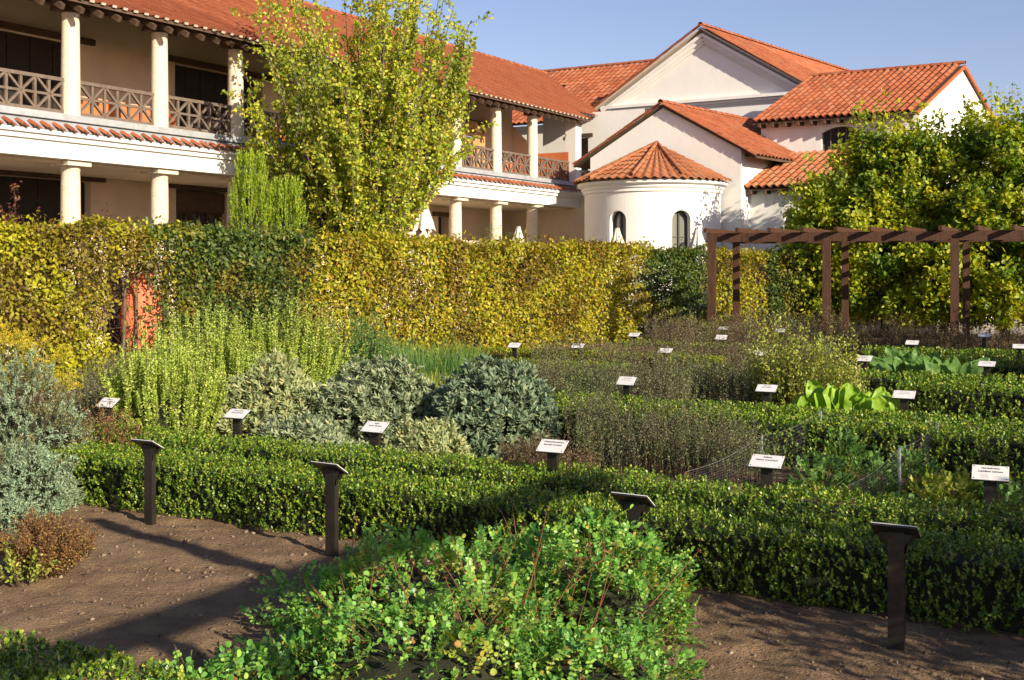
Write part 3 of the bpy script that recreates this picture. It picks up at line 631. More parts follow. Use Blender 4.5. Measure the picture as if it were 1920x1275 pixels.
# apse
AC = GP(gw / 2, -.6, 0); AR = 2.13; th0 = math.atan2(-HU.y, -HU.x)   # pointing at -HU
def AP(a, z, r): return Vector((AC.x + r * math.cos(a), AC.y + r * math.sin(a), z))
def az(px):   # angle of the apse surface seen at pixel px
    lo_, hi_ = None, None; best = (1e9, 0)
    for i in range(-1200, 1201):
        a = th0 + i / 1200 * math.pi / 2 ; p = AP(a, 0, AR)
        if (Vector((p.x, p.y, 0)) - Vector((AC.x, AC.y, 0))).dot(Vector((-p.x, -p.y, 0))) < 0: continue
        e = abs(p.x / p.y * F + CX - px)
        if e < best[0]: best = (e, a)
    return best[1]
apse = empty('apse', (AC.x, AC.y, 0), 'round white apse with arched windows and a fan of weathered roof tiles', 'building')
bm_ = lambda a, z, d: AP(a, z, AR - d)
wins = []
for pc, wd in ((1158, .56), (1278, .60)):
    a = az(pc); h_ = wd / AR / 2; wins.append((a - h_, a + h_, 1.35, 3.55, h_ ))
def mkop(w): return (w[0], w[1], w[2], w[3], .28)
wins = [mkop(w) for w in wins]
def arch_top(o, s, _o=arch_top):
    s0, s1, z0, z1, rise = o
    if rise <= 0: return z1
    h = (s1 - s0) / 2; c = (s0 + s1) / 2; q = max(0, 1 - ((s - c) / h) ** 2)
    return z1 - rise + rise * math.sqrt(q) if rise > .2 else z1 - rise + rise * q
wall(bm_, th0 - math.pi / 2 - .35, th0 + math.pi / 2 + .35, -.02, lambda s: 4.2, wins, .28, step=.06).build('wall', M_white, apse, True)
for w in wins: window(apse, bm_, w, .24, 2, 3, .045)
prof = [(AR + .0, 4.1), (AR + .05, 4.12), (AR + .05, 4.2), (AR + .1, 4.24), (AR + .1, 4.30), (AR + .22, 4.36), (AR + .22, 4.45), (AR, 4.45)]
MB().lathe((AC.x, AC.y, 0), prof, 60, th0 - math.pi / 2 - .35, th0 + math.pi / 2 + .35).build('cornice', M_white, apse, True).data.set_sharp_from_angle(angle=R(30))
Ra = AR + .3; zc = 4.47; za = 5.72; CA = GP(gw / 2, -.35, 0)
nseg = 34; m_ = MB(); a0 = th0 - math.pi / 2 - .33; a1 = th0 + math.pi / 2 + .33
for i in range(nseg):
    p = a0 + (a1 - a0) * i / nseg; q = a0 + (a1 - a0) * (i + 1) / nseg
    m_.quad(AP(p, zc - .03, Ra - .05), AP(q, zc - .03, Ra - .05), (CA.x, CA.y, za - .03))
roof = m_.build('roof', M_mortar, apse)
rows = 8
ring = [[None] * (nseg + 1) for _ in range(rows + 1)]
apx = Vector((CA.x, CA.y, za))
for i in range(nseg):
    am = a0 + (a1 - a0) * (i + .5) / nseg
    base = AP(am, zc, Ra); d = apx - base; Lr_ = d.length; d.normalize(); e = Vector((-math.sin(am), math.cos(am), 0)); e = (e - d * e.dot(d)).normalized(); nn = e.cross(d); 
    if nn.z < 0: nn = -nn
    wb = Ra * (a1 - a0) / nseg
    for r_ in range(rows):
        f0 = r_ / rows; w0 = wb * (1 - f0) + .02
        if w0 < .075 and i % 2: continue
        me = MATS.get(('ap', r_))
        if me is None:
            me = tile_mesh('apse_tile', max(w0, .08), Lr_ / rows, .05 * (1 - .4 * f0), 5, taper=(1, (1 - (r_ + 1) / rows + .06) / (1 - f0 + .06))); me.materials.append(M_tile_old); MATS[('ap', r_)] = me
        p = base + d * (Lr_ * f0) - e * w0 / 2 + nn * .02
        o = bpy.data.objects.new('tile', me); COL.objects.link(o); o.parent = roof; o.matrix_parent_inverse = root_inv(roof)
        o.matrix_basis = Matrix(((e.x, d.x, nn.x, p.x), (e.y, d.y, nn.y, p.y), (e.z, d.z, nn.z, p.z), (0, 0, 0, 1)))
for ah in (-.95, -.32, .32, .95): ridge_tiles(roof, AP(th0 + ah, zc + .09, Ra), apx + UP * .07, .065, .3, M_tile_old)
MB().lathe((apx.x, apx.y, apx.z + .02), [(.16, -.06), (.1, .06), (.0, .1)], 12).build('lead_cap', M_zinc, roof)

# ------------------------------------------------------------------ hall with pediment
H0 = Vector((3.855, 47, 0)); hw = 8.42
hall = empty('pediment_hall', H0, 'tall white hall with a broad moulded pediment behind the gabled house', 'building')
def HP(s, d, z): return H0 + HV * s + HU * d + UP * z
hE, hA = 8.45, 11.05
k = (hA - hE) / (hw / 2)
htop = lambda s: hE + (hA - hE) * (1 - abs(s - hw / 2) / (hw / 2))
wall(lambda s, z, d: HP(s, d, z), 0, hw, -.02, htop, [], .3, extra=(hw / 2,)).build('front_wall', M_white, hall)
m_ = MB()
for s in (0, hw): m_.quad(HP(s, 0, -.02), HP(s, 18, -.02), HP(s, 18, hE), HP(s, 0, hE))
m_.build('side_wall', M_white, hall)
m_ = MB()
for j, (z, h_, pr) in enumerate(((8.13, .06, .06), (8.22, .1, .12), (8.34, .12, .22))): m_.box(HP(hw / 2, -pr / 2, z), hw + .12 + pr, pr, h_ - .001, (HV, HU, UP))
m_.build('entablature', M_white, hall)
for sg in (-1, 1):
    m_ = MB()
    for dz, h_, pr in ((-.46, .1, .08), (-.33, .14, .16), (-.19, .12, .26)):
        a = HP(hw / 2, -pr / 2, hA + dz); b = HP(hw / 2 + sg * (hw / 2 + .1), -pr / 2, hE + dz - .06); m_.bar(a, b, pr, h_, side=HU)
    m_.build('raking_cornice', M_white, hall)
roof = MB(); ft = -.36; Lb = 18; oh = .35
for sg in (-1, 1):
    e_s = hw / 2 + sg * (hw / 2 + oh); z_e = hE - k * oh
    for dz in (.0, .08): roof.quad(HP(hw / 2, ft, hA + dz), HP(e_s, ft, z_e + dz), HP(e_s, Lb, z_e + dz), HP(hw / 2, Lb, hA + dz))
    roof.quad(HP(hw / 2, ft, hA), HP(e_s, ft, z_e), HP(e_s, ft, z_e + .08), HP(hw / 2, ft, hA + .08))
roof = roof.build('roof', M_mortar, hall); bud = [300]
a_ = HP(hw + oh, ft - .03, hE - k * oh + .1); s_ = HP(hw / 2, 0, hA) - HP(hw + oh, 0, hE - k * oh); tiled_plane(roof, a_, HU, s_, Lb, s_.length, None, .26, .36, .05, M_tile, budget=bud)
for sg in (-1, 1):
    e_s = hw / 2 + sg * (hw / 2 + oh); ridge_tiles(roof, HP(e_s, ft, hE - k * oh + .10), HP(hw / 2, ft, hA + .14), .075, .34)
ridge_tiles(roof, HP(hw / 2, ft, hA + .17), HP(hw / 2, Lb, hA + .17), .11)
# transept: roof facing the camera left of the pediment
trb = empty('transept', (0.9, 50.5, 0), 'low cross roof with curved tiles and a small vent left of the pediment', 'building')
ra = Vector((Xat(1005, 53.9), 53.9, 10.85)); rb_ = ra + HV * 7.0; dn = -HU * 4.6 + UP * -2.95
roof = MB(); roof.quad(ra + dn * 1.0, rb_ + dn * 1.0, rb_, ra); roof.quad(ra, rb_, rb_ + HU * 4.6 - UP * 3, ra + HU * 4.6 - UP * 3)
roof = roof.build('roof', M_mortar, trb)
tiled_plane(roof, ra + dn + UP * .06, HV, -dn, 7.0, dn.length, None, .27, .36, .065, M_tile, budget=[300])
ridge_tiles(roof, ra + UP * .1, rb_ + UP * .1, .11)
vp = ra + HV * 2.62 + dn * .36 + UP * .1; m_ = MB(); m_.box(vp, .26, .3, .14, (HV, HU, UP)); m_.build('vent', M_dark, roof)
m_ = MB(); q = ra + dn - HU * -.3; m_.quad(Vector((q.x, q.y, -.02)), Vector((q.x, q.y, -.02)) + HV * 7, q + HV * 7, q); m_.build('wall', M_white, trb)

# ------------------------------------------------------------------ right house with lean-to
RB0 = Vector((Xat(1427, 38.7), 38.7, 0)); rw = 5.05; rd = 8.0
rh = empty('corner_house', RB0, 'white house with bold curved roof tiles half hidden by the trees on the right', 'building')
def RP(s, d, z): return RB0 + HV * s + HU * d + UP * z
rE, rA = 6.75, 8.60
rwin = (2.02, 3.28, 5.0, 6.42, .18)
wall(lambda s, z, d: RP(s, d, z), 0, rw, -.02, lambda s: rE, [rwin], .2).build('front_wall', M_white, rh)
window(rh, lambda s, z, d: RP(s, d, z), rwin, .16, 5, 2, .04, M_dark)
gt = lambda d: rE + (rA - rE) * (1 - abs(d - rd / 2) / (rd / 2))
wall(lambda s, z, d: RP(rw - d, s, z), 0, rd, -.02, gt, [], .3, extra=(rd / 2,)).build('gable_wall', M_white, rh)
wall(lambda s, z, d: RP(0 + d, s, z), 0, rd, -.02, gt, [], .3, extra=(rd / 2,)).build('gable_wall', M_white, rh)
k = (rA - rE) / (rd / 2); of = .38; roof = MB(); sa, sb = -.12, rw + .12
for dz in (.02, .09):
    roof.quad(RP(sa, -of, rE - k * of + dz), RP(sb, -of, rE - k * of + dz), RP(sb, rd / 2, rA + dz), RP(sa, rd / 2, rA + dz)); roof.quad(RP(sa, rd + of, rE - k * of + dz), RP(sb, rd + of, rE - k * of + dz), RP(sb, rd / 2, rA + dz), RP(sa, rd / 2, rA + dz))
roof.quad(RP(sa, -of, rE - k * of + .02), RP(sb, -of, rE - k * of + .02), RP(sb, -of, rE - k * of + .09), RP(sa, -of, rE - k * of + .09))
roof = roof.build('roof', M_wood, rh); s_ = RP(0, rd / 2, rA) - RP(0, -of, rE - k * of)
tiled_plane(roof, RP(sa, -of - .03, rE - k * of + .11), HV, s_, sb - sa, s_.length, None, .225, .345, .075, M_tile, 300)
ridge_tiles(roof, RP(sa, rd / 2, rA + .16), RP(sb, rd / 2, rA + .16), .11)
m_ = MB(); m_.bar(RP(sb - .02, -of, rE - k * of + .06), RP(sb - .02, rd / 2, rA + .06), .06, .12); m_.bar(RP(sb - .02, rd + of, rE - k * of + .06), RP(sb - .02, rd / 2, rA + .06), .06, .12); m_.build('verge_board', M_tile, roof)
me = MB().box((0, 0, 0), .09, .42, .13, (HV, HU, UP)).mesh('rafter_end'); me.materials.append(M_wood)
for i in range(12):
    q = bpy.data.objects.new('rafter_end', me); COL.objects.link(q); q.parent = roof; q.matrix_parent_inverse = root_inv(roof); q.location = RP(.12 + i * .43, -.2, rE - k * .2 - .09)
# lean-to
LT = Vector((Xat(1349, 36.3), 36.3, 0)); lth = empty('lean_to', LT, 'low white lean-to with an arched window and mossy orange tiles beside the apse', 'building')
def LP(s, d, z): return LT + HV * s + HU * d + UP * z
lwin = (2.05, 2.75, 1.35, 3.6, .35)
wall(lambda s, z, d: LP(s, d, z), -.05, 6.5, -.02, lambda s: 4.25, [lwin], .25).build('wall', M_white, lth)
window(lth, lambda s, z, d: LP(s, d, z), lwin, .2, 2, 4, .045)
roof = MB(); l0, l1 = -.25, 6.6; zt = 5.45; ze_ = 4.2; dr = 2.45
for dz in (.0, .06): roof.quad(LP(l0, -.3, ze_ + dz), LP(l1, -.3, ze_ + dz), LP(l1, dr, zt + dz), LP(l0 + .25, dr, zt + dz))
roof.quad(LP(l0, -.3, ze_), LP(l1, -.3, ze_), LP(l1, -.3, ze_ + .06), LP(l0, -.3, ze_ + .06))
roof = roof.build('roof', M_wood, lth); s_ = LP(0, dr, zt) - LP(0, -.3, ze_)
tiled_plane(roof, LP(l0, -.33, ze_ + .09), HV, s_, l1 - l0, s_.length, [(0, 0), (7, 0), (7, 4), (.3, 4)], .235, .34, .07, M_tile_old, 300)
MB().bar(LP(l0 + .05, -.3, ze_ + .1), LP(l0 + .35, dr, zt + .12), .22, .06).build('flashing', M_mortar, roof)
me = MB().box((0, 0, 0), .09, .4, .12, (HV, HU, UP)).mesh('rafter_end'); me.materials.append(M_wood)
for i in range(14):
    q = bpy.data.objects.new('rafter_end', me); COL.objects.link(q); q.parent = roof; q.matrix_parent_inverse = root_inv(roof); q.location = LP(.25 + i * .45, -.13, ze_ - .03)

# ------------------------------------------------------------------ parasols (closed)
def parasol(px, Y, ztop, w, mat, label, rz=0):
    X = Xat(px, Y); r_ = empty('closed_parasol', (X, Y, 0), label, 'parasol', 'closed parasols on the terrace')
    MB().tube([(X, Y, 0), (X, Y, ztop - .05)], .022, 8).build('pole', M_wood, r_, True)
    MB().lathe((X, Y, 0), [(.0, .1), (.25, .1), (.28, .0)], 20).build('base', M_zinc, r_)
    def folds(z0, z1, r0, r1, nf, ph):
        m_ = MB(); n = 48; rowsn = 9
        for j in range(rowsn + 1):
            q = j / rowsn; r = r0 + (r1 - r0) * q ** 1.15; z = z0 + (z1 - z0) * q
            for i in range(n):
                a = 2 * math.pi * i / n; f = 1 + (.08 + .34 * q) * (.5 * math.sin(nf * a + ph + q * .8) + .18 * math.sin(3 * a + ph))
                drop = -.12 * q * (1 + math.sin(nf * a + ph)) * (z0 - z1) * .5 * (q > .85)
                m_.v.append((X + r * f * math.cos(a), Y + r * f * math.sin(a), z + drop))
        for j in range(rowsn):
            for i in range(n): m_.f.append((j * n + i, j * n + (i + 1) % n, (j + 1) * n + (i + 1) % n, (j + 1) * n + i))
        m_.f.append(tuple(range(n))); return m_
    h = w * 2.6
    folds(ztop - h * .45, ztop - h * 1.15, w * .26, w * .52, 7, 1 + px).build('canopy', mat, r_, True)
    folds(ztop, ztop - h * .55, w * .17, w * .56, 8, px).build('top_flap', mat, r_, True)
parasol(792, 29.5, 3.58, .52, M_canvas, 'large cream closed parasol in front of the lower columns')
parasol(972, 29.5, 2.9, .30, M_canvas2, 'small grey closed parasol left of the last lower column')
parasol(1157, 31.5, 2.93, .36, M_canvas, 'cream closed parasol in front of the left apse window')
parasol(1308, 32, 2.95, .44, M_canvas2, 'grey closed parasol right of the right apse window')
jar = gnd(268, 720); jx, jy = Xat(266, 19.15), 19.15
MB().lathe((jx, jy, 0), [(.14, 0), (.2, .08), (.32, .6), (.36, 1.0), (.30, 1.35), (.18, 1.55), (.16, 1.66), (.22, 1.74), (.19, 1.74)], 24).build('terracotta_jar', M_jar, None, True)
tag(bpy.data.objects['terracotta_jar'], 'tall orange red jar seen through the thin part of the tall hedge', 'jar')

# ------------------------------------------------------------------ pergola
perg = empty('pergola', (6.5, 25, 0), 'long red brown timber pergola with rafters above the right end of the garden', 'pergola')
pf = [(1335, 26.0), (1550, 25.1), (1790, 24.25), (2065, 23.4)]; PFP = [Vector((Xat(a, b), b, 0)) for a, b in pf]
pd_ = (PFP[-1] - PFP[0]).normalized(); PW = GU * 1.75
zb_ = 2.42
for i, p in enumerate(PFP):
    for q, sz in ((p, .17), (p + PW, .15)):
        MB().box(q + UP * zb_ / 2, sz, sz, zb_ + .05, (pd_, pd_.cross(UP), UP)).build('post', M_woodred, perg)
st, en = PFP[0] - pd_ * .12, PFP[-1] + pd_ * 2
for q in (Vector((0, 0, 0)), PW):
    MB().bar(st + q + UP * (zb_ + .09), en + q + UP * (zb_ + .09), .11, .20).build('beam', M_woodred, perg)
n = 17
for i in range(n):
    p = PFP[0] - pd_ * .05 + pd_ * i * .70
    MB().bar(p - GU * .32 + UP * (zb_ + .245), p + PW + GU * .35 + UP * (zb_ + .245), .07, .10).build('rafter', M_woodred, perg)

# ------------------------------------------------------------------ tall hornbeam hedge
HKX = [-400, 0, 318, 585, 900, 1208, 1332, 1442, 1560]; HKY = [13.9, 16.1, 18.7, 21.7, 25.6, 29.4, 30.2, 30.7, 31.2]
def HX(Y): return .613 * Y - 17.04
def hedge_pt(px):   # Y of the front face seen at pixel px
    return float(np.interp(px, HKX, HKY))
def tall_hedge(px0, px1, h, mat, label, dens=560, L=.085, thick=.9, thin=None, blend=(0, 0), name='hornbeam_hedge'):
    px0 -= blend[0]; px1 += blend[1]
    Y0, Y1 = hedge_pt(px0), hedge_pt(px1); a = Vector((Xat(px0, Y0), Y0, 0)); b = Vector((Xat(px1, Y1), Y1, 0)); d = b - a; Ln = d.length; d.normalize(); w = Vector((-d.y, d.x, 0))
    root = empty(name, (a + b) / 2 + w * thick / 2, label, 'hedge')
    D3, W3, A3 = (np.array(q[:]) for q in (d, w, a)); P = []; D = []
    for side, area in ((0, Ln * h), (1, Ln * thick), (2, Ln * h * .4), (3, Ln * h * .55)):
        c = int(area * dens); s = rng.random(c) * Ln; z = rng.random(c) * h; q = rng.random(c) * thick
        dep = rng.random(c) ** 1.5 * .22
        if side == 0: q = dep; out = -W3
        elif side == 1: z = h - dep; out = np.array([0, 0, 1.])
        elif side == 3: q = thick * (.4 + .3 * rng.random(c)); out = -W3
        else: q = thick - dep; out = W3
        z = np.minimum(z, h); pts = A3 + D3 * s[:, None] + W3 * q[:, None]; pts[:, 2] = z
        bu = n3(pts, 1.6, 5) * .17 + n3(pts, .6, 9) * .12 + n3(pts, 4, 19) * .05; pts += out[None] * bu[:, None]
        dn = n3(pts, 1.1, 21) ; dn2 = n3(pts, 4.5, 33)
        keep = rng.random(c) < np.clip(1.03 + dn * .5 + dn2 * .55, .5, 1)
        pxs = pts[:, 0] / pts[:, 1] * F + CX + 55 * n3(pts, 1.5, 70)
        for bl, e0, sg in ((blend[0], px0, 1), (blend[1], px1, -1)):
            if bl: keep &= (rng.random(c) < np.clip((pxs - e0) * sg / (2. * bl), 0, 1))
        if thin is not None:
            for (ta, tz, rs, rz_, amt) in thin:
                ts = (Vector((Xat(ta, hedge_pt(ta)), hedge_pt(ta), 0)) - a).length
                keep &= ~((((s - ts) / rs) ** 2 + ((z - tz) / rz_) ** 2 < 1) & (rng.random(c) < amt))
        P.append(pts[keep]); D.append(np.tile(out, (keep.sum(), 1)))
    # loose shoots above the top
    c = int(Ln * 70); s = rng.random(c) * Ln; pts = A3 + D3 * s[:, None] + W3 * (rng.random(c) * thick)[:, None]; pts[:, 2] = h + rng.random(c) ** 2 * .16 * (1 + 1.6 * np.clip(n3(pts, 2.2, 50), 0, 1)); P.append(pts); D.append(np.tile(np.array([0, 0, 1.]), (c, 1)))
    P = np.concatenate(P); D = np.concatenate(D); n = len(P)
    A = nrm(D * .35 + rdir(n) * .9 + np.array([0, 0, -.25])); Nn = nrm(D * .7 + rdir(n) * .75 + np.array([0, 0, .35]))
    foliage('foliage', leaves(P, A, Nn, L * rng.uniform(.65, 1.15, n), L * .62 * rng.uniform(.7, 1.1, n)), mat, root)
    # trunks and branch work
    m_ = MB(); k = int(Ln / .42)
    for i in range(k):
        p = a + d * (i + .5) * .42 + w * (thick * random.uniform(.4, .6)); x = random.uniform(-.1, .1)
        m_.tube([p, p + UP * .8 + d * x, p + UP * (h - .1) + d * x * 2], [.035, .028, .012], 5)
    m_.build('trunk', M_bark, root, True)['kind'] = 'stuff'
    c = int(Ln * h * 70); s = rng.random(c) * Ln; pts = A3 + D3 * s[:, None] + W3 * (thick * (.15 + .7 * rng.random(c)))[:, None]; pts[:, 2] = rng.random(c) * (h - .1)
    for th_ in (thin or []):
        ts = (Vector((Xat(th_[0], hedge_pt(th_[0])), hedge_pt(th_[0]), 0)) - a).length; kp = (((s - ts) / (th_[2] * 1.3)) ** 2 + ((pts[:, 2] - th_[1]) / (th_[3] * 1.2)) ** 2 > 1) | (rng.random(c) < .3); pts = pts[kp]; s = s[kp]; c = len(pts)
    foliage('twigs', stemmesh(pts, pts + rdir(c) * np.array([.45, .45, .4]), .006), M_twig, root)
    return root
tall_hedge(-330, 318, 2.44, L_goldbrown, 'tall yellow and brown hornbeam hedge at the left edge with a thin patch', 1000, .082, thin=[(268, 1.15, .55, .75, .96)], blend=(0, 45))
tall_hedge(318, 585, 2.46, L_hedgegreen, 'tall darker green mixed section of hedge behind the tallest rosemary', 1000, .085, blend=(45, 35))
tall_hedge(585, 1208, 2.38, L_gold, 'long golden yellow hornbeam hedge below the parasols', 950, .095, blend=(35, 12))
tall_hedge(1208, 1332, 2.30, L_hedgegreen, 'dark green hedge section ending at the first pergola post', 1500, .085, blend=(12, 0))
tall_hedge(1345, 1442, 2.22, L_gold, 'short golden hedge section seen between the pergola posts', 800, .10)
tall_hedge(1446, 1560, 2.2, L_hedgegreen, 'shaded dark hedge section behind the pergola beside the trees', 1300, .09)

# ------------------------------------------------------------------ trees
def bez(p0, p1, p2, n=8): return [p0 * (1 - t) ** 2 + p1 * 2 * t * (1 - t) + p2 * t * t for t in [i / n for i in range(n + 1)]]
def vase_tree(base, h, wid, label):
    root = empty('young_tree', base, label, 'tree'); base = Vector(base)
    tr = MB(); tr.tube([base, base + UP * 1.2, base + Vector((.05, 0, 2.0))], [.10, .085, .07], 8); tr.build('trunk', M_bark, root, True)
    br = MB(); P = []; D = []
    for i in range(310):
        az_ = random.uniform(0, 2 * math.pi); sp = random.random() ** .55; z0 = random.uniform(.8, 2.3)
        tip = base + Vector((math.cos(az_) * wid * sp - .22 * sp, math.sin(az_) * wid * .75 * sp, h * (1 - .22 * sp ** 2) * random.uniform(.50, 1.0)))
        if i < 34: rr_ = random.uniform(.55, 1.02) * (1.12 if math.cos(az_) < 0 else .42); tip = base + Vector((math.cos(az_) * wid * rr_, math.sin(az_) * wid * .7 * rr_, random.uniform(3.0, 5.4)))
        elif i < 60: z0 = 1.6; tip = base + Vector((math.cos(az_) * random.uniform(.3, .85) - .1, math.sin(az_) * .9, random.uniform(2.6, 4.0))); z0 = random.uniform(1.2, 2.2)
        elif i < 84: tip = base + Vector((random.uniform(1.3, 2.55), random.gauss(0, .6), random.uniform(5.0, 7.3)))
        p0 = base + UP * z0; mid = p0 + Vector(((tip.x - p0.x) * .60, (tip.y - p0.y) * .60, (tip.z - p0.z) * .42)); pts = bez(p0, mid, tip, 10)
        if any(q.x - base.x > .78 + max(0, q.z - 2.5) * .75 for q in pts): continue
        br.tube(pts, [.028 * (1 - k / 11) + .004 for k in range(11)], 5)
        for k in range(2, 11):
            a, b = pts[k - 1], pts[k]
            for _ in range(17):
                q = a.lerp(b, random.random()); P.append(q[:]); D.append((b - a).normalized()[:])
            if k > 2 and random.random() < .8:
                td = Vector((random.gauss(0, 1), random.gauss(0, 1), random.uniform(.1, 1.2))).normalized(); L = random.uniform(.25, .65); e = b + td * L
                br.tube([b, (b + e) / 2 + UP * .03, e], [.007, .005, .003], 3)
                for _ in range(30): q = b.lerp(e, random.random()); P.append(q[:]); D.append(td[:])
    br.build('branches', M_bark, root, True)['kind'] = 'stuff'
    P = np.array(P); D = np.array(D); kp = (P[:, 0] - base.x) < .80 + np.clip(P[:, 2] - 2.5, 0, 9) * .75; P = P[kp]; D = D[kp]; n = len(P); X = rdir(n)
    P = P + X * .09 * rng.random((n, 1)); A = nrm(D * .4 + X * .9 + np.array([0, 0, -.15]))
    print('tree leaves', n)
    foliage('leaves', leaves(P, A, nrm(rdir(n) + np.array([.3, -.4, .5])), .088 * rng.uniform(.6, 1.2, n), .070 * rng.uniform(.7, 1.2, n)), L_tree, root)
TREEY = 25.5
vase_tree((Xat(688, TREEY), TREEY, 0), 9.2, 2.6, 'tall vase shaped tree with yellow green leaves in front of the colonnade')
def crown_tree(base, h, rad, label, n_cl=420, leaf=.10, mat=None, low=.3, name='broad_tree', nleaf=34, seed=0, shoots=0, sh_h=1.1):
    random.seed(seed); root = empty(name, base, label, 'tree', None); base = Vector(base)
    tr = MB(); tr.tube([base, base + UP * 1.1, base + Vector((.03, .02, h * .6))], [.13, .10, .05], 8); tr.build('trunk', M_bark, root, True)
    br = MB(); P = []; D = []
    for i in range(n_cl):
        z = low + (h - low) * random.random(); q = (z - low) / (h - low); prof = min(1, .72 + 1.0 * q) * (1 - max(0, q - .55) ** 1.5 * 2.4); prof = max(prof, .12)
        a = random.uniform(0, 2 * math.pi); r = rad * prof * random.random() ** .3 * (1 + .55 * mnoise.noise(Vector((math.cos(a) * 1.6, math.sin(a) * 1.6, z * 1.3 + seed * 5))))
        c = base + Vector((math.cos(a) * r, math.sin(a) * r, z)); out = Vector((math.cos(a), math.sin(a), random.uniform(.3, 1.4))).normalized()
        L = random.uniform(.35, .75) * (1.25 if q > .75 else 1); e = c + out * L
        if i % 4 == 0: s = base + UP * max(.8, z * .75); br.tube([s, s.lerp(c, .5) + UP * .1, c, e], [.03, .02, .010, .003], 4)
        else: br.tube([c, e], [.007, .003], 3)
        for k in range(nleaf):
            t_ = random.random(); P.append((c.lerp(e, t_) + Vector((random.gauss(0, .11), random.gauss(0, .11), random.gauss(0, .07))))[:]); D.append(out[:])
    for i in range(shoots):
        a = random.uniform(0, 2 * math.pi); r = rad * .75 * random.random() ** .6; c = base + Vector((math.cos(a) * r, math.sin(a) * r, h * random.uniform(.80, .93))); e = c + Vector((math.cos(a) * .15 * random.random(), math.sin(a) * .1, sh_h * random.uniform(.4, 1.15)))
        br.tube([c, e], [.010, .003], 3)
        for k in range(64): P.append((c.lerp(e, random.random() ** 1.2) + Vector((random.gauss(0, .08), random.gauss(0, .08), 0)))[:]); D.append((e - c).normalized()[:])
    br.build('branches', M_bark, root, True)['kind'] = 'stuff'
    P = np.array(P); D = np.array(D); n = len(P)
    A = nrm(D * .4 + rdir(n) * .8 + np.array([0, 0, -.3])); Nn = nrm(rdir(n) * .8 + D * .5 + np.array([0, 0, .5]))
    foliage('leaves', leaves(P, A, Nn, leaf * rng.uniform(.65, 1.2, n), leaf * .72 * rng.uniform(.7, 1.15, n)), mat or L_linden, root)
    return root
for i, (px, Y, ztop, rad, lab) in enumerate([
        (1565, 31.5, 4.0, 1.0, 'shorter dense green tree at the left end of the row behind the pergola'),
        (1660, 31.0, 5.0, 1.15, 'tall tree with a golden green crown directly in front of the corner house gable'),
        (1770, 30.3, 4.9, 1.15, 'bushy tree with yellowing top between the last two visible pergola posts'),
        (1885, 29.5, 5.15, 1.25, 'tall dense tree cut by the right edge of the photo'),
        (2010, 29.0, 5.6, 1.4, 'dense tree just beyond the right edge of the photo')]):
    crown_tree((Xat(px, Y), Y, 0), ztop, rad, lab, int(430 * ztop / 5.5), .13, seed=i + 3, nleaf=62, shoots=[16, 42, 42, 42, 16][i], sh_h=1.75)
# columnar golden yews
def column_yew(px, Y, ztop, r, label, group='golden columnar yews'):
    X = Xat(px, Y); root = empty('columnar_yew', (X, Y, 0), label, 'shrub', group); n = 1500
    a = rng.random(n) * 2 * np.pi; z = rng.random(n) * ztop * .93 + .1; rr = r * (1 - np.clip(z / ztop - .72, 0, 1) * 1.8) * (.8 + .25 * np.sin(a * 7)) * rng.uniform(.8, 1.05, n)
    P = np.stack([X + rr * np.cos(a), Y + rr * np.sin(a), z], 1); D = np.stack([np.cos(a) * .18, np.sin(a) * .18, np.ones(n)], 1)
    foliage('foliage', sprigs(P, D, 22, .26, .055, .018, .55), L_yew, root)
    MB().tube([(X, Y, 0), (X, Y, ztop * .85)], [r * .6, r * .3], 8).build('trunk', M_darkcore, root)
column_yew(470, 22.6, 4.05, .40, 'taller golden yew column standing left of the vase shaped tree')
column_yew(534, 22.9, 3.55, .42, 'shorter golden yew column at the foot of the vase shaped tree')
# shrubs behind the hedge
def loose_shrub(name, c, r, h, nst, mat, label, leaf=.05, nl=60, cat='shrub', stem=M_twig, up=.6, group=None, wl=.55, tpl=OVAL, sr=.004, seed=None):
    root = empty(name, c, label, cat, group); c = np.array(c, float); a = rng.random(nst) * 2 * np.pi; q = rng.random(nst) ** .5
    B = c + np.stack([np.cos(a) * r * .3 * q, np.sin(a) * r * .3 * q, np.zeros(nst)], 1)
    T = c + np.stack([np.cos(a) * r * q, np.sin(a) * r * q, h * (1 - .4 * q ** 2) * rng.uniform(.7, 1.05, nst)], 1)
    foliage('stems', stemmesh(B, T, sr), stem, root)
    t_ = rng.random((nst, nl)) ** up; P = (B[:, None] + (T - B)[:, None] * t_[..., None]).reshape(-1, 3); n = len(P); P += rng.normal(size=(n, 3)) * r * .045
    D = np.repeat(nrm(T - B), nl, 0); A = nrm(D * .5 + rdir(n)); foliage('leaves', leaves(P, A, nrm(rdir(n) + np.array([0, -.2, .7])), leaf * rng.uniform(.6, 1.2, n), leaf * wl * rng.uniform(.7, 1.2, n), tpl), mat, root)
    return root
def HBp(px, back=1.3): 
    Y = hedge_pt(px) + back; return (Xat(px, Y), Y, 0)
loose_shrub('red_shrub', HBp(45, 1.6), .9, 3.25, 26, L_red, 'straggly red leaved shrub rising behind the hedge at far left', .07, 70)
loose_shrub('red_shrub', HBp(115, 1.6), .6, 2.85, 34, L_red, 'dense dark red shrub in front of the first lower column', .05, 110)
loose_shrub('red_shrub', HBp(225, 1.8), .8, 2.9, 60, L_red, 'rounded wine red shrub between the first two lower columns', .05, 90)
loose_shrub('young_conifer', HBp(925, 1.6), .7, 2.95, 70, L_conifer, 'small feathery green conifer peeping over the golden hedge', .06, 110, wl=.25)
loose_shrub('climbing_shrub', HBp(480, .6), 1.2, 2.85, 60, L_hedgegreen, 'leafy green climber spilling over the hedge top below the yews', .08, 60)

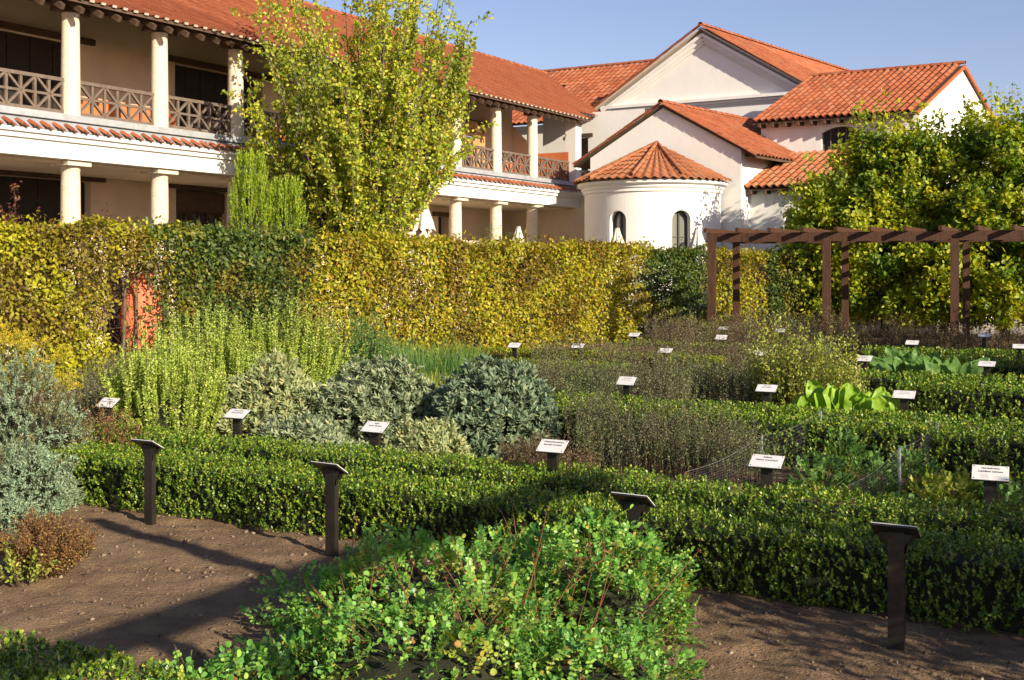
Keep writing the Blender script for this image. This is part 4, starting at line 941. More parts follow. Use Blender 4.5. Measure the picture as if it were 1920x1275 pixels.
# ------------------------------------------------------------------ low box hedges of the parterre
def vline(X, Y0): return Vector((X, Y0 - .55 * X, 0))
def bh(Y0, x0, x1, w, h, label, **k): return box_hedge(vline(x0, Y0), vline(x1, Y0), w, h, label, **k)
bh(6.98, -3.75, 4.2, .55, .39, 'nearest box hedge running right across behind the bare soil bed', dens=640, leafL=.023)
bh(7.93, -3.9, 4.6, .50, .40, 'second box hedge from the front, bordering the sage and rosemary bed', dens=560, leafL=.024)
bh(11.75, .25, 6.2, .55, .42, 'long box hedge behind the netted vegetable bed', dens=360, leafL=.028)
bh(12.65, .2, 6.6, .45, .41, 'box hedge directly in front of the lime green chard', dens=320, leafL=.03)
bh(16.2, 4.55, 8.6, .6, .43, 'box hedge on the right whose sunny end stands behind the chard', dens=260, leafL=.034)
bh(17.5, 4.0, 9.0, .5, .43, 'box hedge in front of the big leaved green plants', dens=230, leafL=.036)
bh(20.7, 5.6, 10.5, .55, .43, 'box hedge behind the big leaved green plants', dens=200, leafL=.04)
bh(22.8, 5.9, 11.2, .5, .43, 'farthest box hedge on the right before the pergola', dens=180, leafL=.042)
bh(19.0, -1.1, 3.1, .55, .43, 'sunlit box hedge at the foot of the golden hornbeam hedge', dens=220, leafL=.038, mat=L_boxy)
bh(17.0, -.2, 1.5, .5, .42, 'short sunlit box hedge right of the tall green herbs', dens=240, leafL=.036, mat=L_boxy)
bh(22.3, 2.0, 4.9, .5, .42, 'narrow box hedge among the withered beds in the middle distance', dens=190, leafL=.042)
bh(2.72, -3.2, -.3, .55, .43, 'box hedge corner at the bottom left of the photo', dens=760, leafL=.023)

# ------------------------------------------------------------------ herbs
def mound(c, rx, ry, h, n, phase=0, rough=.12):
    u = rng.random(n); a = rng.random(n) * 2 * np.pi; el = np.arcsin(u * .98 + .02)
    d = np.stack([np.cos(el) * np.cos(a), np.cos(el) * np.sin(a), np.sin(el)], 1)
    s = 1 + rough * n3(d, 2.2, phase + 3) * 2 + rough * .6 * n3(d, 5, phase)
    P = np.array(c) + d * np.array([rx, ry, h]) * s[:, None] * rng.uniform(.86, 1.02, n)[:, None]; P[:, 2] = np.maximum(P[:, 2], .02)
    Nn = nrm(d / np.array([rx, ry, h])); return P, Nn
def sage(c, rx, ry, h, n, label, mat, L=.075, group='sage bushes'):
    n = int(n * 1.35); root = empty('sage_bush', c, label, 'sage', group); P, Nn = mound(c, rx, ry, h, n, c[0] * 3)
    D = nrm(Nn * .8 + np.array([0, 0, .55]) + rng.normal(size=Nn.shape) * .25)
    foliage('leaves', sprigs(P - D * .05, D, 13, .06, L * .86, L * .30, .95, OVAL, .5), mat, root)
    P2, N2 = mound(c, rx * .8, ry * .8, h * .8, n // 2); foliage('inner_leaves', sprigs(P2, N2, 6, .06, L, L * .25, .9), mat, root)
    B = np.array(c) + (P - np.array(c)) * .15; foliage('stems', stemmesh(B[::2], P[::2], .004), M_twig, root)
    MB().lathe((c[0], c[1], 0), [(rx * .55, .0), (rx * .6, h * .35), (rx * .35, h * .65), (0, h * .72)], 10).build('inner_shade', M_darkcore, root)
sage((-.18, 11.45, 0), .66, .6, .86, 780, 'large grey green sage bush, rightmost and darkest of the sages', L_sagedark, .085)
sage((-1.38, 11.9, 0), .82, .6, .83, 900, 'blue grey sage mound in the middle behind a white label', L_sage, .08)
sage((-2.45, 12.0, 0), .78, .6, .80, 800, 'sunlit yellowish sage mound beside the rosemary', L_sagey, .08)
sage((-2.0, 10.9, 0), .5, .38, .42, 330, 'low pale sage clump just behind the box hedge between two labels', L_sage, .075)
sage((-.78, 10.65, 0), .40, .30, .40, 260, 'small bright yellow sage clump catching the sun by the box hedge', L_sagey, .075)
def rosemary(c, rx, ry, h, ns, label, mat=None, L=.042, base_h=.3, nl=230, name='rosemary', group='rosemary bushes'):
    root = empty(name, c, label, 'rosemary' if name == 'rosemary' else 'herb', group); c = np.array(c, float)
    a = rng.random(ns) * 2 * np.pi; q = rng.random(ns) ** .5; x = np.cos(a) * q; y = np.sin(a) * q
    hh = h * (1 - .40 * q ** 2) * rng.choice([.55, .68, .8, .92, 1.0, 1.08], ns) * rng.uniform(.95, 1.05, ns); B = c + np.stack([x * rx * .75, y * ry * .75, hh * base_h * rng.random(ns)], 1)
    T = c + np.stack([x * rx * 1.0, y * ry * 1.0, hh], 1) + rng.normal(size=(ns, 3)) * np.array([.035, .03, 0])
    k_ = rng.integers(0, ns, ns); q_ = rng.uniform(.15, .6, ns)[:, None]; B2 = B[k_] + (T[k_] - B[k_]) * q_; T2 = B2 + nrm(rng.normal(size=B2.shape) * .16 + np.array([0, 0, 1])) * rng.uniform(.12, .3, (ns, 1)) * h; B = np.concatenate([B, B2]); T = np.concatenate([T, T2]); ns = len(B); nl = int(nl * .6)
    foliage('stems', stemmesh(B, T, .004), M_twig, root)
    t_ = rng.random((ns, nl)) ** .8; P = (B[:, None] + (T - B)[:, None] * t_[..., None]).reshape(-1, 3); D = np.repeat(nrm(T - B), nl, 0); n = len(P)
    X = nrm(np.cross(D, rdir(n))); taper = (1.05 - .55 * t_.ravel() ** 3)
    A = nrm(X * .85 + D * .62); foliage('needles', leaves(P, A, nrm(np.cross(X, D) + rdir(n) * .6), L * taper * rng.uniform(.7, 1.2, n),   .0085 * L / .03, KITE), mat or L_rosem, root)
    MB().lathe((c[0], c[1], 0), [(rx * .5, .0), (rx * .55, h * .22), (rx * .3, h * .42), (0, h * .5)], 10).build('inner_shade', M_darkcore, root)
rosemary((-3.38, 11.3, 0), .60, .45, 1.24, 130, 'bright green rosemary bush nearest the left white label')
rosemary((-3.75, 11.9, 0), .42, .4, 1.18, 70, 'narrow rosemary with two tall spikes at the left of its bed')
rosemary((-3.55, 13.4, 0), .75, .5, 1.42, 150, 'tall pale rosemary rising against the dark hedge section', L=.042)
rosemary((-2.65, 13.8, 0), .85, .5, 1.46, 170, 'tallest rosemary bush with upright spikes in the middle of the bed', L=.042)
rosemary((-1.85, 14.4, 0), .55, .5, 1.30, 110, 'deep green rosemary at the right end of the bed', mat=L_fennel, L=.042)
# tall grassy herbs
def blades(name, x0, x1, y0, y1, h, n, mat, label, w=.006, lean=.25, cat='herb', group=None, slope=-.55, seedy=None):
    x = rng.uniform(x0, x1, n); y = rng.uniform(y0, y1, n) + slope * (x - (x0 + x1) / 2); hh = h * rng.uniform(.55, 1.1, n) * (1 + .55 * np.array([mnoise.noise(Vector((a * 1.8, b * 1.8, 0))) for a, b in zip(x, y)]))
    P = np.stack([x, y, np.zeros(n)], 1); A = nrm(np.stack([rng.normal(size=n) * lean, rng.normal(size=n) * lean, np.ones(n)], 1))
    root = empty(name, (float(x.mean()), float(y.mean()), 0), label, cat, group)
    foliage('blades', leaves(P, A, rdir(n), hh, w, KITE), mat, root)
    return root, P, A, hh
blades('green_herb_clump', -2.2, -.55, 15.0, 16.6, .80, 5200, L_fennel, 'tall fine green herbs standing in front of the golden hedge', .014)
blades('green_herb_clump', -1.6, -.2, 13.6, 14.6, .55, 2600, L_yherb, 'lower yellow green herbs just behind the sage mounds', .016)
def dry_bed(x0, x1, y0, y1, h, n, mat, label, leaf=.014, nl=26, cat='herb', slope=-.55, name='herb_bed', sr=.0028, stem=M_twig, lean=.13, group=None):
    root, P, A, hh = blades(name, x0, x1, y0, y1, h, n, mat, label, .004, lean, cat, group, slope)
    T = P + A * hh[:, None]; foliage('stems', stemmesh(P, T, sr), stem, root)
    t_ = .25 + .75 * rng.random((n, nl)); Q = (P[:, None] + (T - P)[:, None] * t_[..., None]).reshape(-1, 3); Q += rng.normal(size=Q.shape) * leaf * .6; m = len(Q)
    foliage('leaves', leaves(Q, nrm(rdir(m) + np.array([0, 0, .7])), rdir(m), leaf * 1.5 * rng.uniform(.6, 1.3, m), leaf * .7, KITE), mat, root)
    return root
dry_bed(-5.6, -3.95, 13.6, 16.2, .55, 900, L_dryg, 'dull green brown herbs under the thin hedge at the left', .02, 26)
dry_bed(-4.6, -3.6, 11.0, 12.6, .42, 500, L_dry, 'brownish low herbs left of the rosemary behind the wormwood', .016, 26)
dry_bed(.55, 2.15, 9.75, 11.1, .52, 900, L_dryg, 'greyish hyssop bed with upright stems in front of the long box hedge', .014, 34)
dry_bed(-.1, .7, 9.7, 10.3, .30, 300, L_dry, 'small straw coloured stubble patch left of the hyssop', .014, 20)
dry_bed(.3, 2.1, 13.7, 15.8, .62, 900, L_dryg, 'dark brown green herb bed right of the large sage bush', .018, 34)
dry_bed(1.9, 3.7, 13.8, 15.8, .62, 800, L_dryg, 'dark herbs behind the white label in front of the chard', .018, 34)
dry_bed(2.95, 3.95, 13.2, 14.2, .98, 330, L_yherb, 'sunlit yellow green basil like stems behind the chard', .03, 30)
dry_bed(.4, 2.3, 17.6, 19.4, .62, 700, L_drypurple, 'withered brown purple bed at the end of the golden hedge', .02, 26)
dry_bed(2.2, 4.9, 17.4, 20.6, .60, 1100, L_drypurple, 'wide withered brown bed in the middle of the garden', .02, 26)
dry_bed(3.0, 6.8, 22.8, 25.6, .78, 1300, L_drypurple, 'far bed of withered lavender at the foot of the pergola posts', .024, 22)
dry_bed(6.6, 11.0, 22.2, 24.6, .70, 1100, L_dry, 'shaded withered bed under the right half of the pergola', .024, 20)
dry_bed(7.2, 9.6, 16.5, 18.0, .40, 420, L_dry, 'low withered herbs at the right edge between box hedges', .02, 22)
dry_bed(1.2, 2.3, 20.2, 21.2, .4, 300, L_yherb, 'low pale green herbs lit by the sun near the far box hedge', .022, 24)
loose_shrub('silver_herb', (5.15, 19.6, 0), .35, .75, 40, L_arte, 'pale wispy silver herb beside a white label in the far beds', .03, 60, 'herb')

# wormwood and fennel at the left edge
def silvery(c, rx, ry, h, n, label, mat=L_arte, L=.028, name='wormwood', cat='herb'):
    root = empty(name, c, label, cat, 'silver wormwood bushes'); P, Nn = mound(c, rx, ry, h, n, c[0]); D = nrm(Nn * .7 + np.array([0, 0, .5]) + rng.normal(size=Nn.shape) * .35)
    foliage('leaves', sprigs(P - D * .06, D, 16, .10, L, L * .32, 1.0, KITE, .5), mat, root)
    P2, N2 = mound(c, rx * .78, ry * .78, h * .8, n // 2); foliage('inner_leaves', sprigs(P2, N2, 10, .08, L, L * .3, 1.0), mat, root)
    B = np.array(c) + (P - np.array(c)) * .15; foliage('stems', stemmesh(B[::3], P[::3], .004), M_twig, root)
    MB().lathe((c[0], c[1], 0), [(rx * .55, .0), (rx * .6, h * .35), (rx * .35, h * .65), (0, h * .72)], 10).build('inner_shade', M_darkcore, root)
silvery((-3.95, 9.3, 0), .62, .55, 1.05, 1300, 'big silver green wormwood bush at the left edge')
silvery((-3.62, 8.55, 0), .42, .38, .50, 700, 'lower silver wormwood spilling onto the bare soil')
silvery((-3.45, 7.95, 0), .20, .2, .22, 160, 'small pale wormwood tuft at the corner of the bare soil')
loose_shrub('rusty_herb', (-3.45, 9.75, 0), .38, .72, 60, L_brown, 'rust brown seed heads among the wormwood behind the box hedge', .02, 70, 'herb')
fr = empty('yellow_umbel_herb', (-4.0, 9.9, 0), 'yellow flowering umbels standing above the wormwood at the left edge', 'flowers')
P, D, B = [], [], []
for i in range(44):
    x = random.uniform(-4.85, -3.75); y = random.uniform(9.6, 10.4); z = random.uniform(1.0, 1.36) - max(0, (x + 4.2)) * .55; c = Vector((x, y, z)); B.append((x * .4 - 2.5, y, .5))
    for k in range(16):
        a = random.uniform(0, 6.28); r = .085 * random.random() ** .5; q = c + Vector((math.cos(a) * r, math.sin(a) * r, random.gauss(0, .012) - r * .3)); P.append((c[:], q[:]))
C0 = np.array([p[0] for p in P]); C1 = np.array([p[1] for p in P]); n = len(C1)
foliage('rays', stemmesh(C0 - np.array([0, 0, .05]), C1, .0015), L_yherb, fr)
CU = C0[::16]; foliage('stalks', stemmesh(CU * np.array([.8, 1, 0]) + np.array([-.8, 0, .1]), CU, .004), L_yherb, fr)
Q = np.repeat(C1, 9, 0) + rng.normal(size=(n * 9, 3)) * .011; foliage('florets', leaves(Q, rdir(len(Q)), rdir(len(Q)) + np.array([0, 0, 1]), .013, .011, KITE), L_umbel, fr)

# brown withered bush at lower left
loose_shrub('withered_bush', (-2.72, 6.72, .02), .30, .38, 130, L_brown, 'low rust brown withered bush on the bare soil at the left edge', .016, 110, 'shrub', seed=1)
loose_shrub('withered_bush', (-2.75, 6.52, .02), .2, .26, 30, L_yherb, 'few fresh yellow green shoots inside the withered bush', .03, 22, 'shrub')

# front burnet-like plants
def pinnate(P, D, Lr, k, leafL, mat, root, name='leaflets', droop=.25, w=.86):
    n = len(P); D = nrm(D); side = nrm(np.cross(D, np.array([[0, 0, 1.]]) + rng.normal(size=(n, 3)) * .25)); nn = np.cross(side, D); nn *= np.sign(nn[:, 2:3] + 1e-6)
    Ps, As, Ns, Ls = [], [], [], []; Sa, Sb = [], []
    for j in range(k + 1):
        t_ = (j + .8) / (k + .8); c = P + D * (Lr * t_)[:, None]; c[:, 2] -= droop * Lr * t_ ** 2; sc = leafL * (.65 + .5 * t_)
        if j == k: Ps.append(c); As.append(D + rng.normal(size=(n, 3)) * .1); Ns.append(nn + rng.normal(size=(n, 3)) * .25); Ls.append(np.full(n, sc * 1.15))
        else:
            for sg in (-1, 1): Ps.append(c); As.append(side * sg + D * .35 + rng.normal(size=(n, 3)) * .12 + np.array([0, 0, -.1])); Ns.append(nn + rng.normal(size=(n, 3)) * .3); Ls.append(np.full(n, sc))
        if j == 0: Sa.append(P); Sb.append(c)
        else: Sa.append(prev); Sb.append(c)
        prev = c
    Ps, As, Ns, Ls = map(np.concatenate, (Ps, As, Ns, Ls)); Ls = Ls * rng.uniform(.8, 1.2, len(Ls))
    foliage(name, leaves(Ps, As, nrm(Ns + rng.normal(size=Ns.shape) * .25), Ls, Ls * w * rng.uniform(.62, 1.08, len(Ls)), ROUND), mat, root); foliage('stalks', stemmesh(np.concatenate(Sa), np.concatenate(Sb), .0018), L_yherb, root)
def burnet(c, rx, ry, h, n, label, leafL=.0205, mat=None, group='fresh green burnet clumps'):
    root = empty('burnet_clump', c, label, 'plant', group); P, Nn = mound(c, rx, ry, h, n, c[0] * 7, .3)
    n = int(n * 1.75); h *= .93; P, Nn = mound(c, rx, ry, h, n, c[0] * 7, .2); D = nrm(Nn * .75 + rng.normal(size=Nn.shape) * .5 + np.array([0, 0, .25])); Lr = rng.uniform(.09, .17, n)
    pinnate(P - D * (Lr * .6)[:, None], D, Lr, 5, leafL, mat or L_burnet, root)
    B = np.array(c) + (P - np.array(c)) * .2; foliage('stems', stemmesh(B[::2], (P - D * .08)[::2], .0022), M_yherbstem, root)
    P2, N2 = mound(c, rx * .8, ry * .8, h * .75, n // 3); foliage('dry_leaves', leaves(P2, rdir(len(P2)), rdir(len(P2)), .04, .025), L_brown, root)
    MB().lathe((c[0], c[1], 0), [(rx * .6, .0), (rx * .62, h * .3), (rx * .38, h * .55), (0, h * .62)], 12).build('inner_shade', M_darkcore, root)
    return root
burnet((-.42, 5.75, 0), .80, .55, .50, 560, 'burnet clump with reddish tips in the middle of the foreground')
burnet((.42, 5.75, 0), .52, .50, .54, 480, 'tall right burnet clump leaning towards the nearest hedge')
burnet((-.35, 4.95, 0), .85, .5, .42, 520, 'nearest broad burnet clump at the bottom centre')
burnet((.35, 4.75, 0), .42, .42, .30, 200, 'low yellowing burnet clump at the bottom right of the group')
burnet((-1.15, 4.55, 0), .42, .35, .26, 190, 'low round leaved burnet clump at the bottom left')
st = empty('dry_flower_stalks', (.2, 5.5, 0), 'long bare reddish stalks rising out of the burnet clumps', 'stalks')
A, B = [], []
for i in range(24):
    x = random.uniform(-.85, .6); y = random.uniform(4.9, 5.9); a = Vector((x, y, .18)); d = Vector((random.gauss(.1, .45), random.gauss(0, .3), 1)).normalized(); L = random.uniform(.3, .52); A.append(a[:]); B.append((a + d * L)[:])
for (px, py, px2, py2, Y) in ((1060, 1110, 1140, 1040, 5.4), (1070, 1130, 1090, 1050, 5.4), (530, 1275, 505, 1180, 4.6)):
    A.append(at(px, py, Y)[:]); B.append(at(px2, py2, Y)[:])
foliage('stalks', stemmesh(A, B, .0032), M_redstem, st)
foliage('seed_heads', leaves(np.repeat(np.array(B), 8, 0) + rng.normal(size=(len(B) * 8, 3)) * .006, rdir(len(B) * 8), rdir(len(B) * 8), .012, .01, KITE), L_brown, st)

# chard and big leaves: every leaf a part
def big_leaf(base, dirv, L, w, mat, root, curl=.35, name='leaf'):
    nx, ny = 8, 14; base = Vector(base); d = Vector(dirv).normalized(); sd = d.cross(Vector((random.gauss(0, .3), -1, .2))).normalized(); up = sd.cross(d); V = []
    ph = random.uniform(0, 6)
    for j in range(ny + 1):
        t_ = j / ny; wd = w * min(1, .14 + (t_ / .42) ** 1.3) * (1 - max(0, (t_ - .6) / .4) ** 3 * .78)
        c = base + d * L * t_ + up * (-curl * L * t_ * t_ * .5) - UP * (curl * .35 * L * t_ ** 3)
        for i in range(nx + 1):
            x = i / nx * 2 - 1; V.append(c + sd * wd * .5 * x + up * (.10 * w * abs(x) + .13 * w * math.sin(ph + t_ * 15 + x * 2.5) * x * x + .035 * w * math.sin(t_ * 27 + ph) * math.sin(x * 7 + ph)))
    m_ = MB(); m_.v = [tuple(v) for v in V]
    for j in range(ny):
        for i in range(nx): a = j * (nx + 1) + i; m_.f.append((a, a + 1, a + nx + 2, a + nx + 1))
    o = m_.build(name, mat, root, True)
    return o
def rosette(c, n, L, w, mat, label, name, spread=.5, cat='plant', group=None):
    root = empty(name, c, label, cat, group); c = Vector(c)
    for i in range(n):
        a = 6.283 * i / n + random.uniform(-.3, .3); big_leaf(c + Vector((math.cos(a) * .03, math.sin(a) * .03, .04)), (math.cos(a) * spread, math.sin(a) * spread, 1), L * random.uniform(.75, 1.1), w * random.uniform(.8, 1.1), mat, root, random.uniform(.1, .6))
for i, (px, n, L, lab) in enumerate([(1512, 6, .46, 'leftmost chard plant with drooping lime green leaves'), (1562, 8, .60, 'tallest chard plant with upright lime green leaves'),
        (1600, 7, .56, 'chard plant with broad upright leaves in the middle of the row'), (1630, 7, .52, 'bright yellow green chard plant second from the right'), (1655, 6, .46, 'rightmost chard plant with sunlit leaning leaves')]):
    Y = 11.75 - i * .08; rosette((Xat(px, Y), Y, .08), n + 3, L * 1.05, .19, L_chard, lab, 'chard', .32, 'chard', 'chard plants in a row')
for i, (px, Y, lab) in enumerate([(1690, 16.4, 'leftmost big leaved green plant behind the box hedge'), (1740, 16.2, 'big leaved plant with the highest leaves between two box hedges'), (1790, 15.8, 'big leaved green plant near the right white label'), (1715, 17.2, 'big leaved plant at the back of its clump')]):
    rosette((Xat(px, Y), Y, .05), 12, .66, .19, L_broad, lab, 'horseradish', .7, 'plant', 'big leaved plants between box hedges')
def celery(c, r, h, n, label, mat=L_broad, leafL=.030):
    root = empty('celery', c, label, 'vegetable', 'leafy vegetables in the netted bed'); P, Nn = mound(c, r, r, h, n, c[0]); D = nrm(Nn + np.array([0, 0, .5])); pinnate(P - D * .06, D, np.full(n, .10), 3, leafL, mat, root, w=.9)
    foliage('stems', stemmesh(np.array(c) + (P - np.array(c)) * .1, P - D * .05, .003), L_yherb, root)
for px, py, r, h, lab in [(1540, 905, .25, .30, 'leafy celery plant behind the celery label'), (1580, 880, .26, .42, 'tallest celery plant against the dark hedge'), (1640, 905, .26, .34, 'celery plant left of the net post'), (1705, 905, .26, .36, 'feathery green plant behind the near net post'),
        (1760, 930, .26, .26, 'yellowing vegetable plant in front of the right net post'), (1810, 925, .22, .24, 'yellow green plant left of the cress label'), (1890, 940, .28, .24, 'dark leaved plant at the right edge behind the cress label'), (1690, 960, .2, .18, 'low plant just behind the second box hedge')]:
    Y = gy(py + 25); celery((Xat(px, Y), Y, 0), r, h, 90, lab, L_broad if 'yellow' not in lab else L_yherb)

# ------------------------------------------------------------------ net with posts
net = empty('netting_fence', (2.9, 9.9, 0), 'thin pale netting on galvanised posts round the celery bed', 'net fence')
npst = [gnd(1285, 938), Vector((Xat(1428, 9.6), 9.6, 0)), Vector((Xat(1539, 10.6), 10.6, 0)), Vector((Xat(1759, 10.1), 10.1, 0)), Vector((Xat(1687, 8.95), 8.95, 0)), Vector((Xat(1592, 8.6), 8.6, 0))]
hts = [.22, .42, .50, .46, .42, .2]
for p, h_ in zip(npst, hts):
    rust = h_ < .3; me = MB().box(p + UP * h_ / 2, .022 if not rust else .016, .014, h_, AX)
    if not rust:
        for k in range(int(h_ / .03)): me.box(p + UP * (.015 + k * .03) - Vector((0, .008, 0)), .012, .004, .014)
    me.build('post', M_rust if rust else M_galv, net)
nm = []
for (p, h0), (q, h1) in zip(zip(npst, hts), zip(npst[1:], hts[1:])):
    L = (q - p).length; n = int(L / .03); A = []; B = []
    for i in range(n + 1):
        t_ = i / n; c = p.lerp(q, t_); sag = -.08 * math.sin(math.pi * t_); hh = h0 + (h1 - h0) * t_ + sag * .5; A.append((c.x, c.y, .0)); B.append((c.x, c.y, hh))
    A = np.array(A); B = np.array(B); nm.append(stemmesh(A, B, .0004))
    for k in range(1, 14):
        C = A + (B - A) * k / 13; nm.append(stemmesh(C[:-1], C[1:], .0004 if k < 13 else .0013))
foliage('mesh', join(nm), M_net, net)

# ------------------------------------------------------------------ plant labels
def text_mesh(txt, size):
    c = bpy.data.curves.new('lettering', 'FONT'); c.body = txt; c.size = size; c.align_x = 'CENTER'; c.align_y = 'CENTER'; c.offset = .0006; c.resolution_u = 2
    o = bpy.data.objects.new('tmp', c); COL.objects.link(o); bpy.context.view_layer.update()
    me = bpy.data.meshes.new_from_object(o.evaluated_get(bpy.context.evaluated_depsgraph_get())); bpy.data.objects.remove(o); return me
def sign(px, py, label, l1=None, l2=None, facing=-1, base=None, wide=.21, zc=.56, group='plant labels facing the camera'):
    if base is None:
        Y = (CH - zc) * F / (py - HY)
        if not base: loc = Vector((Xat(px, Y), Y, 0))
    else: loc = base
    loc = Vector(loc); yaw = random.gauss(0, .05); ax = Vector((GV.x * math.cos(yaw) - GV.y * math.sin(yaw), GV.x * math.sin(yaw) + GV.y * math.cos(yaw), 0)); ay = Vector((-ax.y, ax.x, 0))
    root = empty('plant_label', loc, label, 'plant label', group)
    f = -facing      # facing -1: plate looks at the camera side
    dy = ay * f      # towards the high edge
    # channel post with flared top
    m_ = MB(); w, dth, tk = .075, .035, .006; H = zc - .005
    for c, sx, sy in ((dy * 0, w, tk), (ax * (w / 2 - tk / 2) + dy * (dth / 2), tk, dth), (-ax * (w / 2 - tk / 2) + dy * (dth / 2), tk, dth)): m_.box(loc + c + UP * (H - .15) / 2, sx, sy, H + .15, (ax, ay, UP))
    if f < 0:
        m_ = MB()
        for c, sx, sy in ((dy * .0, w, tk), (ax * (w / 2 - tk / 2) - dy * (dth / 2), tk, dth), (-ax * (w / 2 - tk / 2) - dy * (dth / 2), tk, dth)): m_.box(loc + c + UP * (H - .15) / 2, sx, sy, H + .15, (ax, ay, UP))
        # flared brackets curling out under the plate
        for sg in (-1, 1):
            for k in range(6):
                t0, t1 = k / 6, (k + 1) / 6
                x0 = w / 2 + .035 * t0 ** 2.2; x1 = w / 2 + .035 * t1 ** 2.2
                m_.bar(loc + ax * sg * x0 - dy * .02 + UP * (H - .10 + .09 * t0), loc + ax * sg * x1 - dy * .02 + UP * (H - .10 + .09 * t1), .004, .05)
            m_.quad(*[loc + ax * sg * x - dy * .0 + UP * z for x, z in ((w / 2 - .01, H - .11), (w / 2 + .005, H - .06), (w / 2 + .04, H - .01), (w / 2 - .01, H - .01))])
    m_.build('post', M_steel, root)
    tilt = R(32 + random.gauss(0, 2.5)); sd_ = (dy * math.cos(tilt) + UP * math.sin(tilt)).normalized(); nn = ax.cross(sd_); nn = nn if nn.z > 0 else -nn
    hgt = wide * .60; c = loc + UP * zc + dy * .01
    MB().box(c, wide, hgt, .010, (ax, sd_, nn)).build('backing_plate', M_steel, root)
    MB().box(c + nn * .0072, wide - .002, hgt - .002, .004, (ax, sd_, nn)).build('name_plate', M_plate, root)
    bo = MB()
    for sg in (-1, 1):
        for sh_ in (-1, 1): bo.box(c + nn * .0098 + ax * sg * wide * .44 + sd_ * sh_ * hgt * .40, .006, .006, .003, (ax, sd_, nn))
    bo.build('screws', M_steel, root)['kind'] = 'stuff'
    def put(me, off, mt):
        o = link('lettering', me, None, mt); o.parent = root; o.matrix_parent_inverse = root_inv(root); x = ax if f > 0 else -ax
        p = c + nn * .0102 + sd_ * off; o.matrix_basis = Matrix(((x.x, sd_.x, nn.x, p.x), (x.y, sd_.y, nn.y, p.y), (x.z, sd_.z, nn.z, p.z), (0, 0, 0, 1)))
    if l1: put(text_mesh(l1, .019), hgt * .30, M_ink); put(text_mesh(l2, .020), hgt * .08, M_ink)
    elif f > 0:
        for off, L, m0 in ((.30, .38, 0), (.08, .55, 0)):
            m_ = MB(); x = -L / 2 * wide
            while x < L / 2 * wide:
                q = random.uniform(.006, .016); m_.box((x + q / 2, 0, 0), q, .009, .0006); x += q + .005
            put(m_.mesh('lettering'), hgt * off, M_ink2)
    return root
SG = [(201, 756, 'label on a slim post left of the rosemary', 'Rosmarin', 'Rosmarinus officinalis'), (443, 777, 'label with a yellow lichened post in front of the yellowish sage', 'Echter Salbei', 'Salvia officinalis'),
      (702, 802, 'label half lit by the sun in front of the middle sage mound', 'Salbei', 'Salvia officinalis'), (1035, 838, 'label at the right foot of the largest sage bush', 'Winterbohnenkraut', 'Satureja montana'),
      (1437, 867, 'celery label with two printed lines in front of the netting', 'Sellerie', 'Apium graveolens'), (1857, 889, 'large cress label on a broad post at the right edge', 'Gartenkresse', 'Lepidium sativum'),
      (1437, 729, 'label on a pale post just left of the chard', 'Mangold', 'Beta vulgaris'), (1695, 741, 'bluish white label on a dark post right of the chard', None, None), (748, 691, 'small bluish label between the green herbs and the sage', None, None), (956, 701, 'small label partly hidden behind the top of the largest sage', None, None),
      (1174, 715, 'bluish label standing in the dark brown herb bed', None, None), (1850, 683, 'warm white label at the right edge above the box hedges', None, None), (1620, 673, 'label on a dark post left of the big leaved plants', None, None),
      (1425, 663, 'small bluish label above the yellow green stems', None, None), (1247, 658, 'small warm label at the left of the far withered bed', None, None), (1083, 649, 'small cream label in front of the withered purple bed', None, None),
      (964, 648, 'small cream label at the foot of the golden hedge', None, None), (1189, 628, 'small label where golden and dark green hedge meet', None, None), (1352, 633, 'tiny label low among the withered herbs by the first pergola post', None, None),
      (1356, 616, 'tiny label nearest the striped first pergola post', None, None), (1463, 620, 'tiny label in shade between the first two pergola bays', None, None), (1710, 643, 'small bright label in the shade of the pergola', None, None),
      (1845, 629, 'tiny bluish label at the far right beneath the trees', None, None), (1912, 650, 'small label cut by the right edge', None, None)]
for px, py, lab, a_, b_ in SG: sign(px, py, lab, a_, b_)
gB = 'plant labels seen from behind'
for px, py, lab in ((278, 987, 'leftmost dark label post seen from behind on the bare soil'), (619, 1052, 'dark label post seen from behind, second from the left'), (1680, 1224, 'nearest dark label post seen from behind at lower right')):
    sign(px, 0, lab, facing=1, base=gnd(px, py), zc=.575, group=gB)
sign(1190, 0, 'dark label seen from behind, rising out of the burnet leaves', facing=1, base=Vector((Xat(1188, 6.15), 6.15, 0)), zc=.575, group=gB)
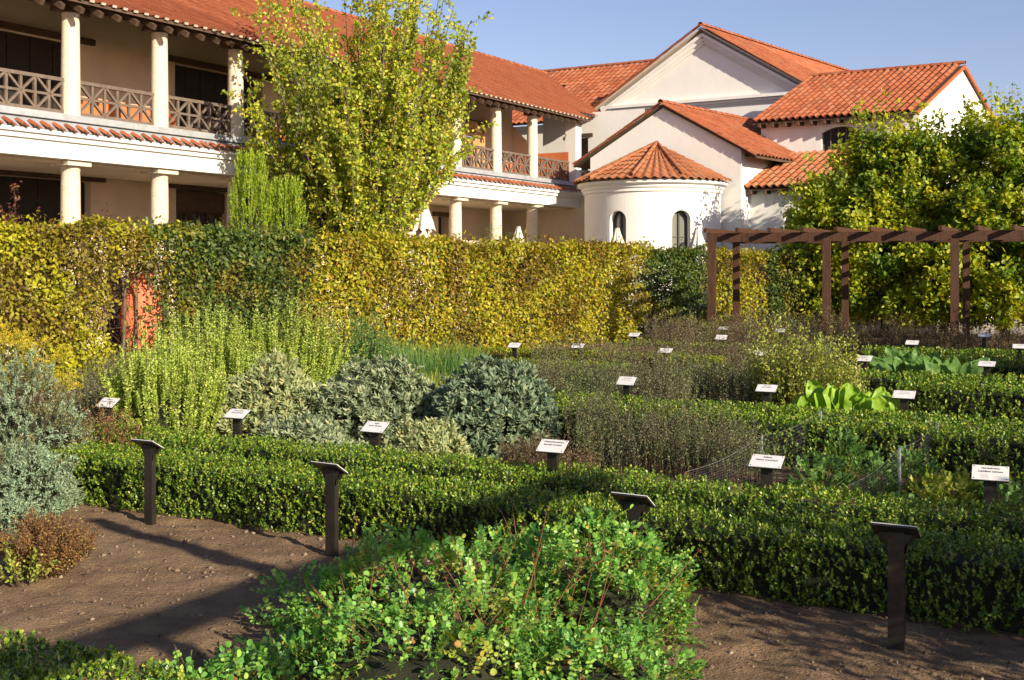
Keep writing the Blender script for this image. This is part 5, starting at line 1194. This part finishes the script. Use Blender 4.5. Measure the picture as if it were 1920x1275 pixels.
# steel edging stones and a few bigger stones by the hedge foot
for i, (px, py, s) in enumerate([(662, 1035, .035), (648, 1042, .02), (1395, 1165, .03), (720, 1060, .02)]):
    p = gnd(px, py); m_ = MB(); m_.lathe((0, 0, 0), [(0, -.4), (.8, -.2), (1, .15), (.6, .6), (0, .75)], 7)
    m_.v = [(p.x + v[0] * s * random.uniform(.8, 1.2), p.y + v[1] * s * random.uniform(.8, 1.2), .02 + v[2] * s * random.uniform(.8, 1.2)) for v in m_.v]
    tag(m_.build('stone', M_clod), ['rounded brown stone at the foot of the nearest hedge by the second post', 'small stone beside the rounded brown stone', 'reddish stone on shaded soil below the nearest hedge', 'small stone left of the burnet leaves'][i], 'stone', 'loose stones')

# ------------------------------------------------------------------ side pergola, shrubs and trees added unseen beyond the right edge to cast shade (out of frame, behind and right of the camera)
sp = empty('side_pergola', (3, 1, 0), 'timber pergola beside the viewpoint that throws its crossing shadows over the soil', 'pergola')
q0 = Vector((2.2, .2, 0))
for s_p in (-2.65, .553, 3.75):
    p = q0 + WU * s_p; MB().box(p + UP * 1.3, .12, .12, 2.6, (GU, GV, UP)).build('post', M_woodred, sp)
MB().bar(q0 - WU * 3.2 + UP * 2.70, q0 + WU * 4.0 + UP * 2.70, .12, .14).build('beam', M_woodred, sp)
MB().bar(Vector((1.35, 3.15, 2.66)), Vector((3.3, 1.42, 2.66)), .12, .12).build('rafter', M_woodred, sp)
for i, (x, y, h, r, n) in enumerate([(4.35, 3.15, 1.75, .55, 130), (5.2, 2.9, 1.9, .6, 150), (5.6, 4.2, 1.9, .6, 130), (6.6, 5.6, 2.1, .7, 130)]):
    crown_tree((x, y, 0), h, r, ['leafy shrub beyond the right edge shading the nearest hedge', 'broad shrub beyond the right edge beside the side pergola', 'shrub beyond the right edge shading the second hedge', 'taller shrub beyond the right edge by the netted bed'][i], n, .06, L_hedgegreen, .05, 'garden_shrub', 40, 40 + i)['category'] = 'shrub'
for i, (x, y, h, r) in enumerate([(13.2, 16.2, 4.2, 1.6), (16.2, 18.4, 4.4, 1.6), (11.2, 12.6, 2.6, 1.2)]):
    crown_tree((x, y, 0), h, r, ['tree beyond the right edge shading the far withered beds', 'second tree beyond the right edge near the end of the pergola', 'small tree beyond the right edge level with the chard bed'][i], 220, .16, None, .3, 'garden_tree', 40, 60 + i)
print('built')
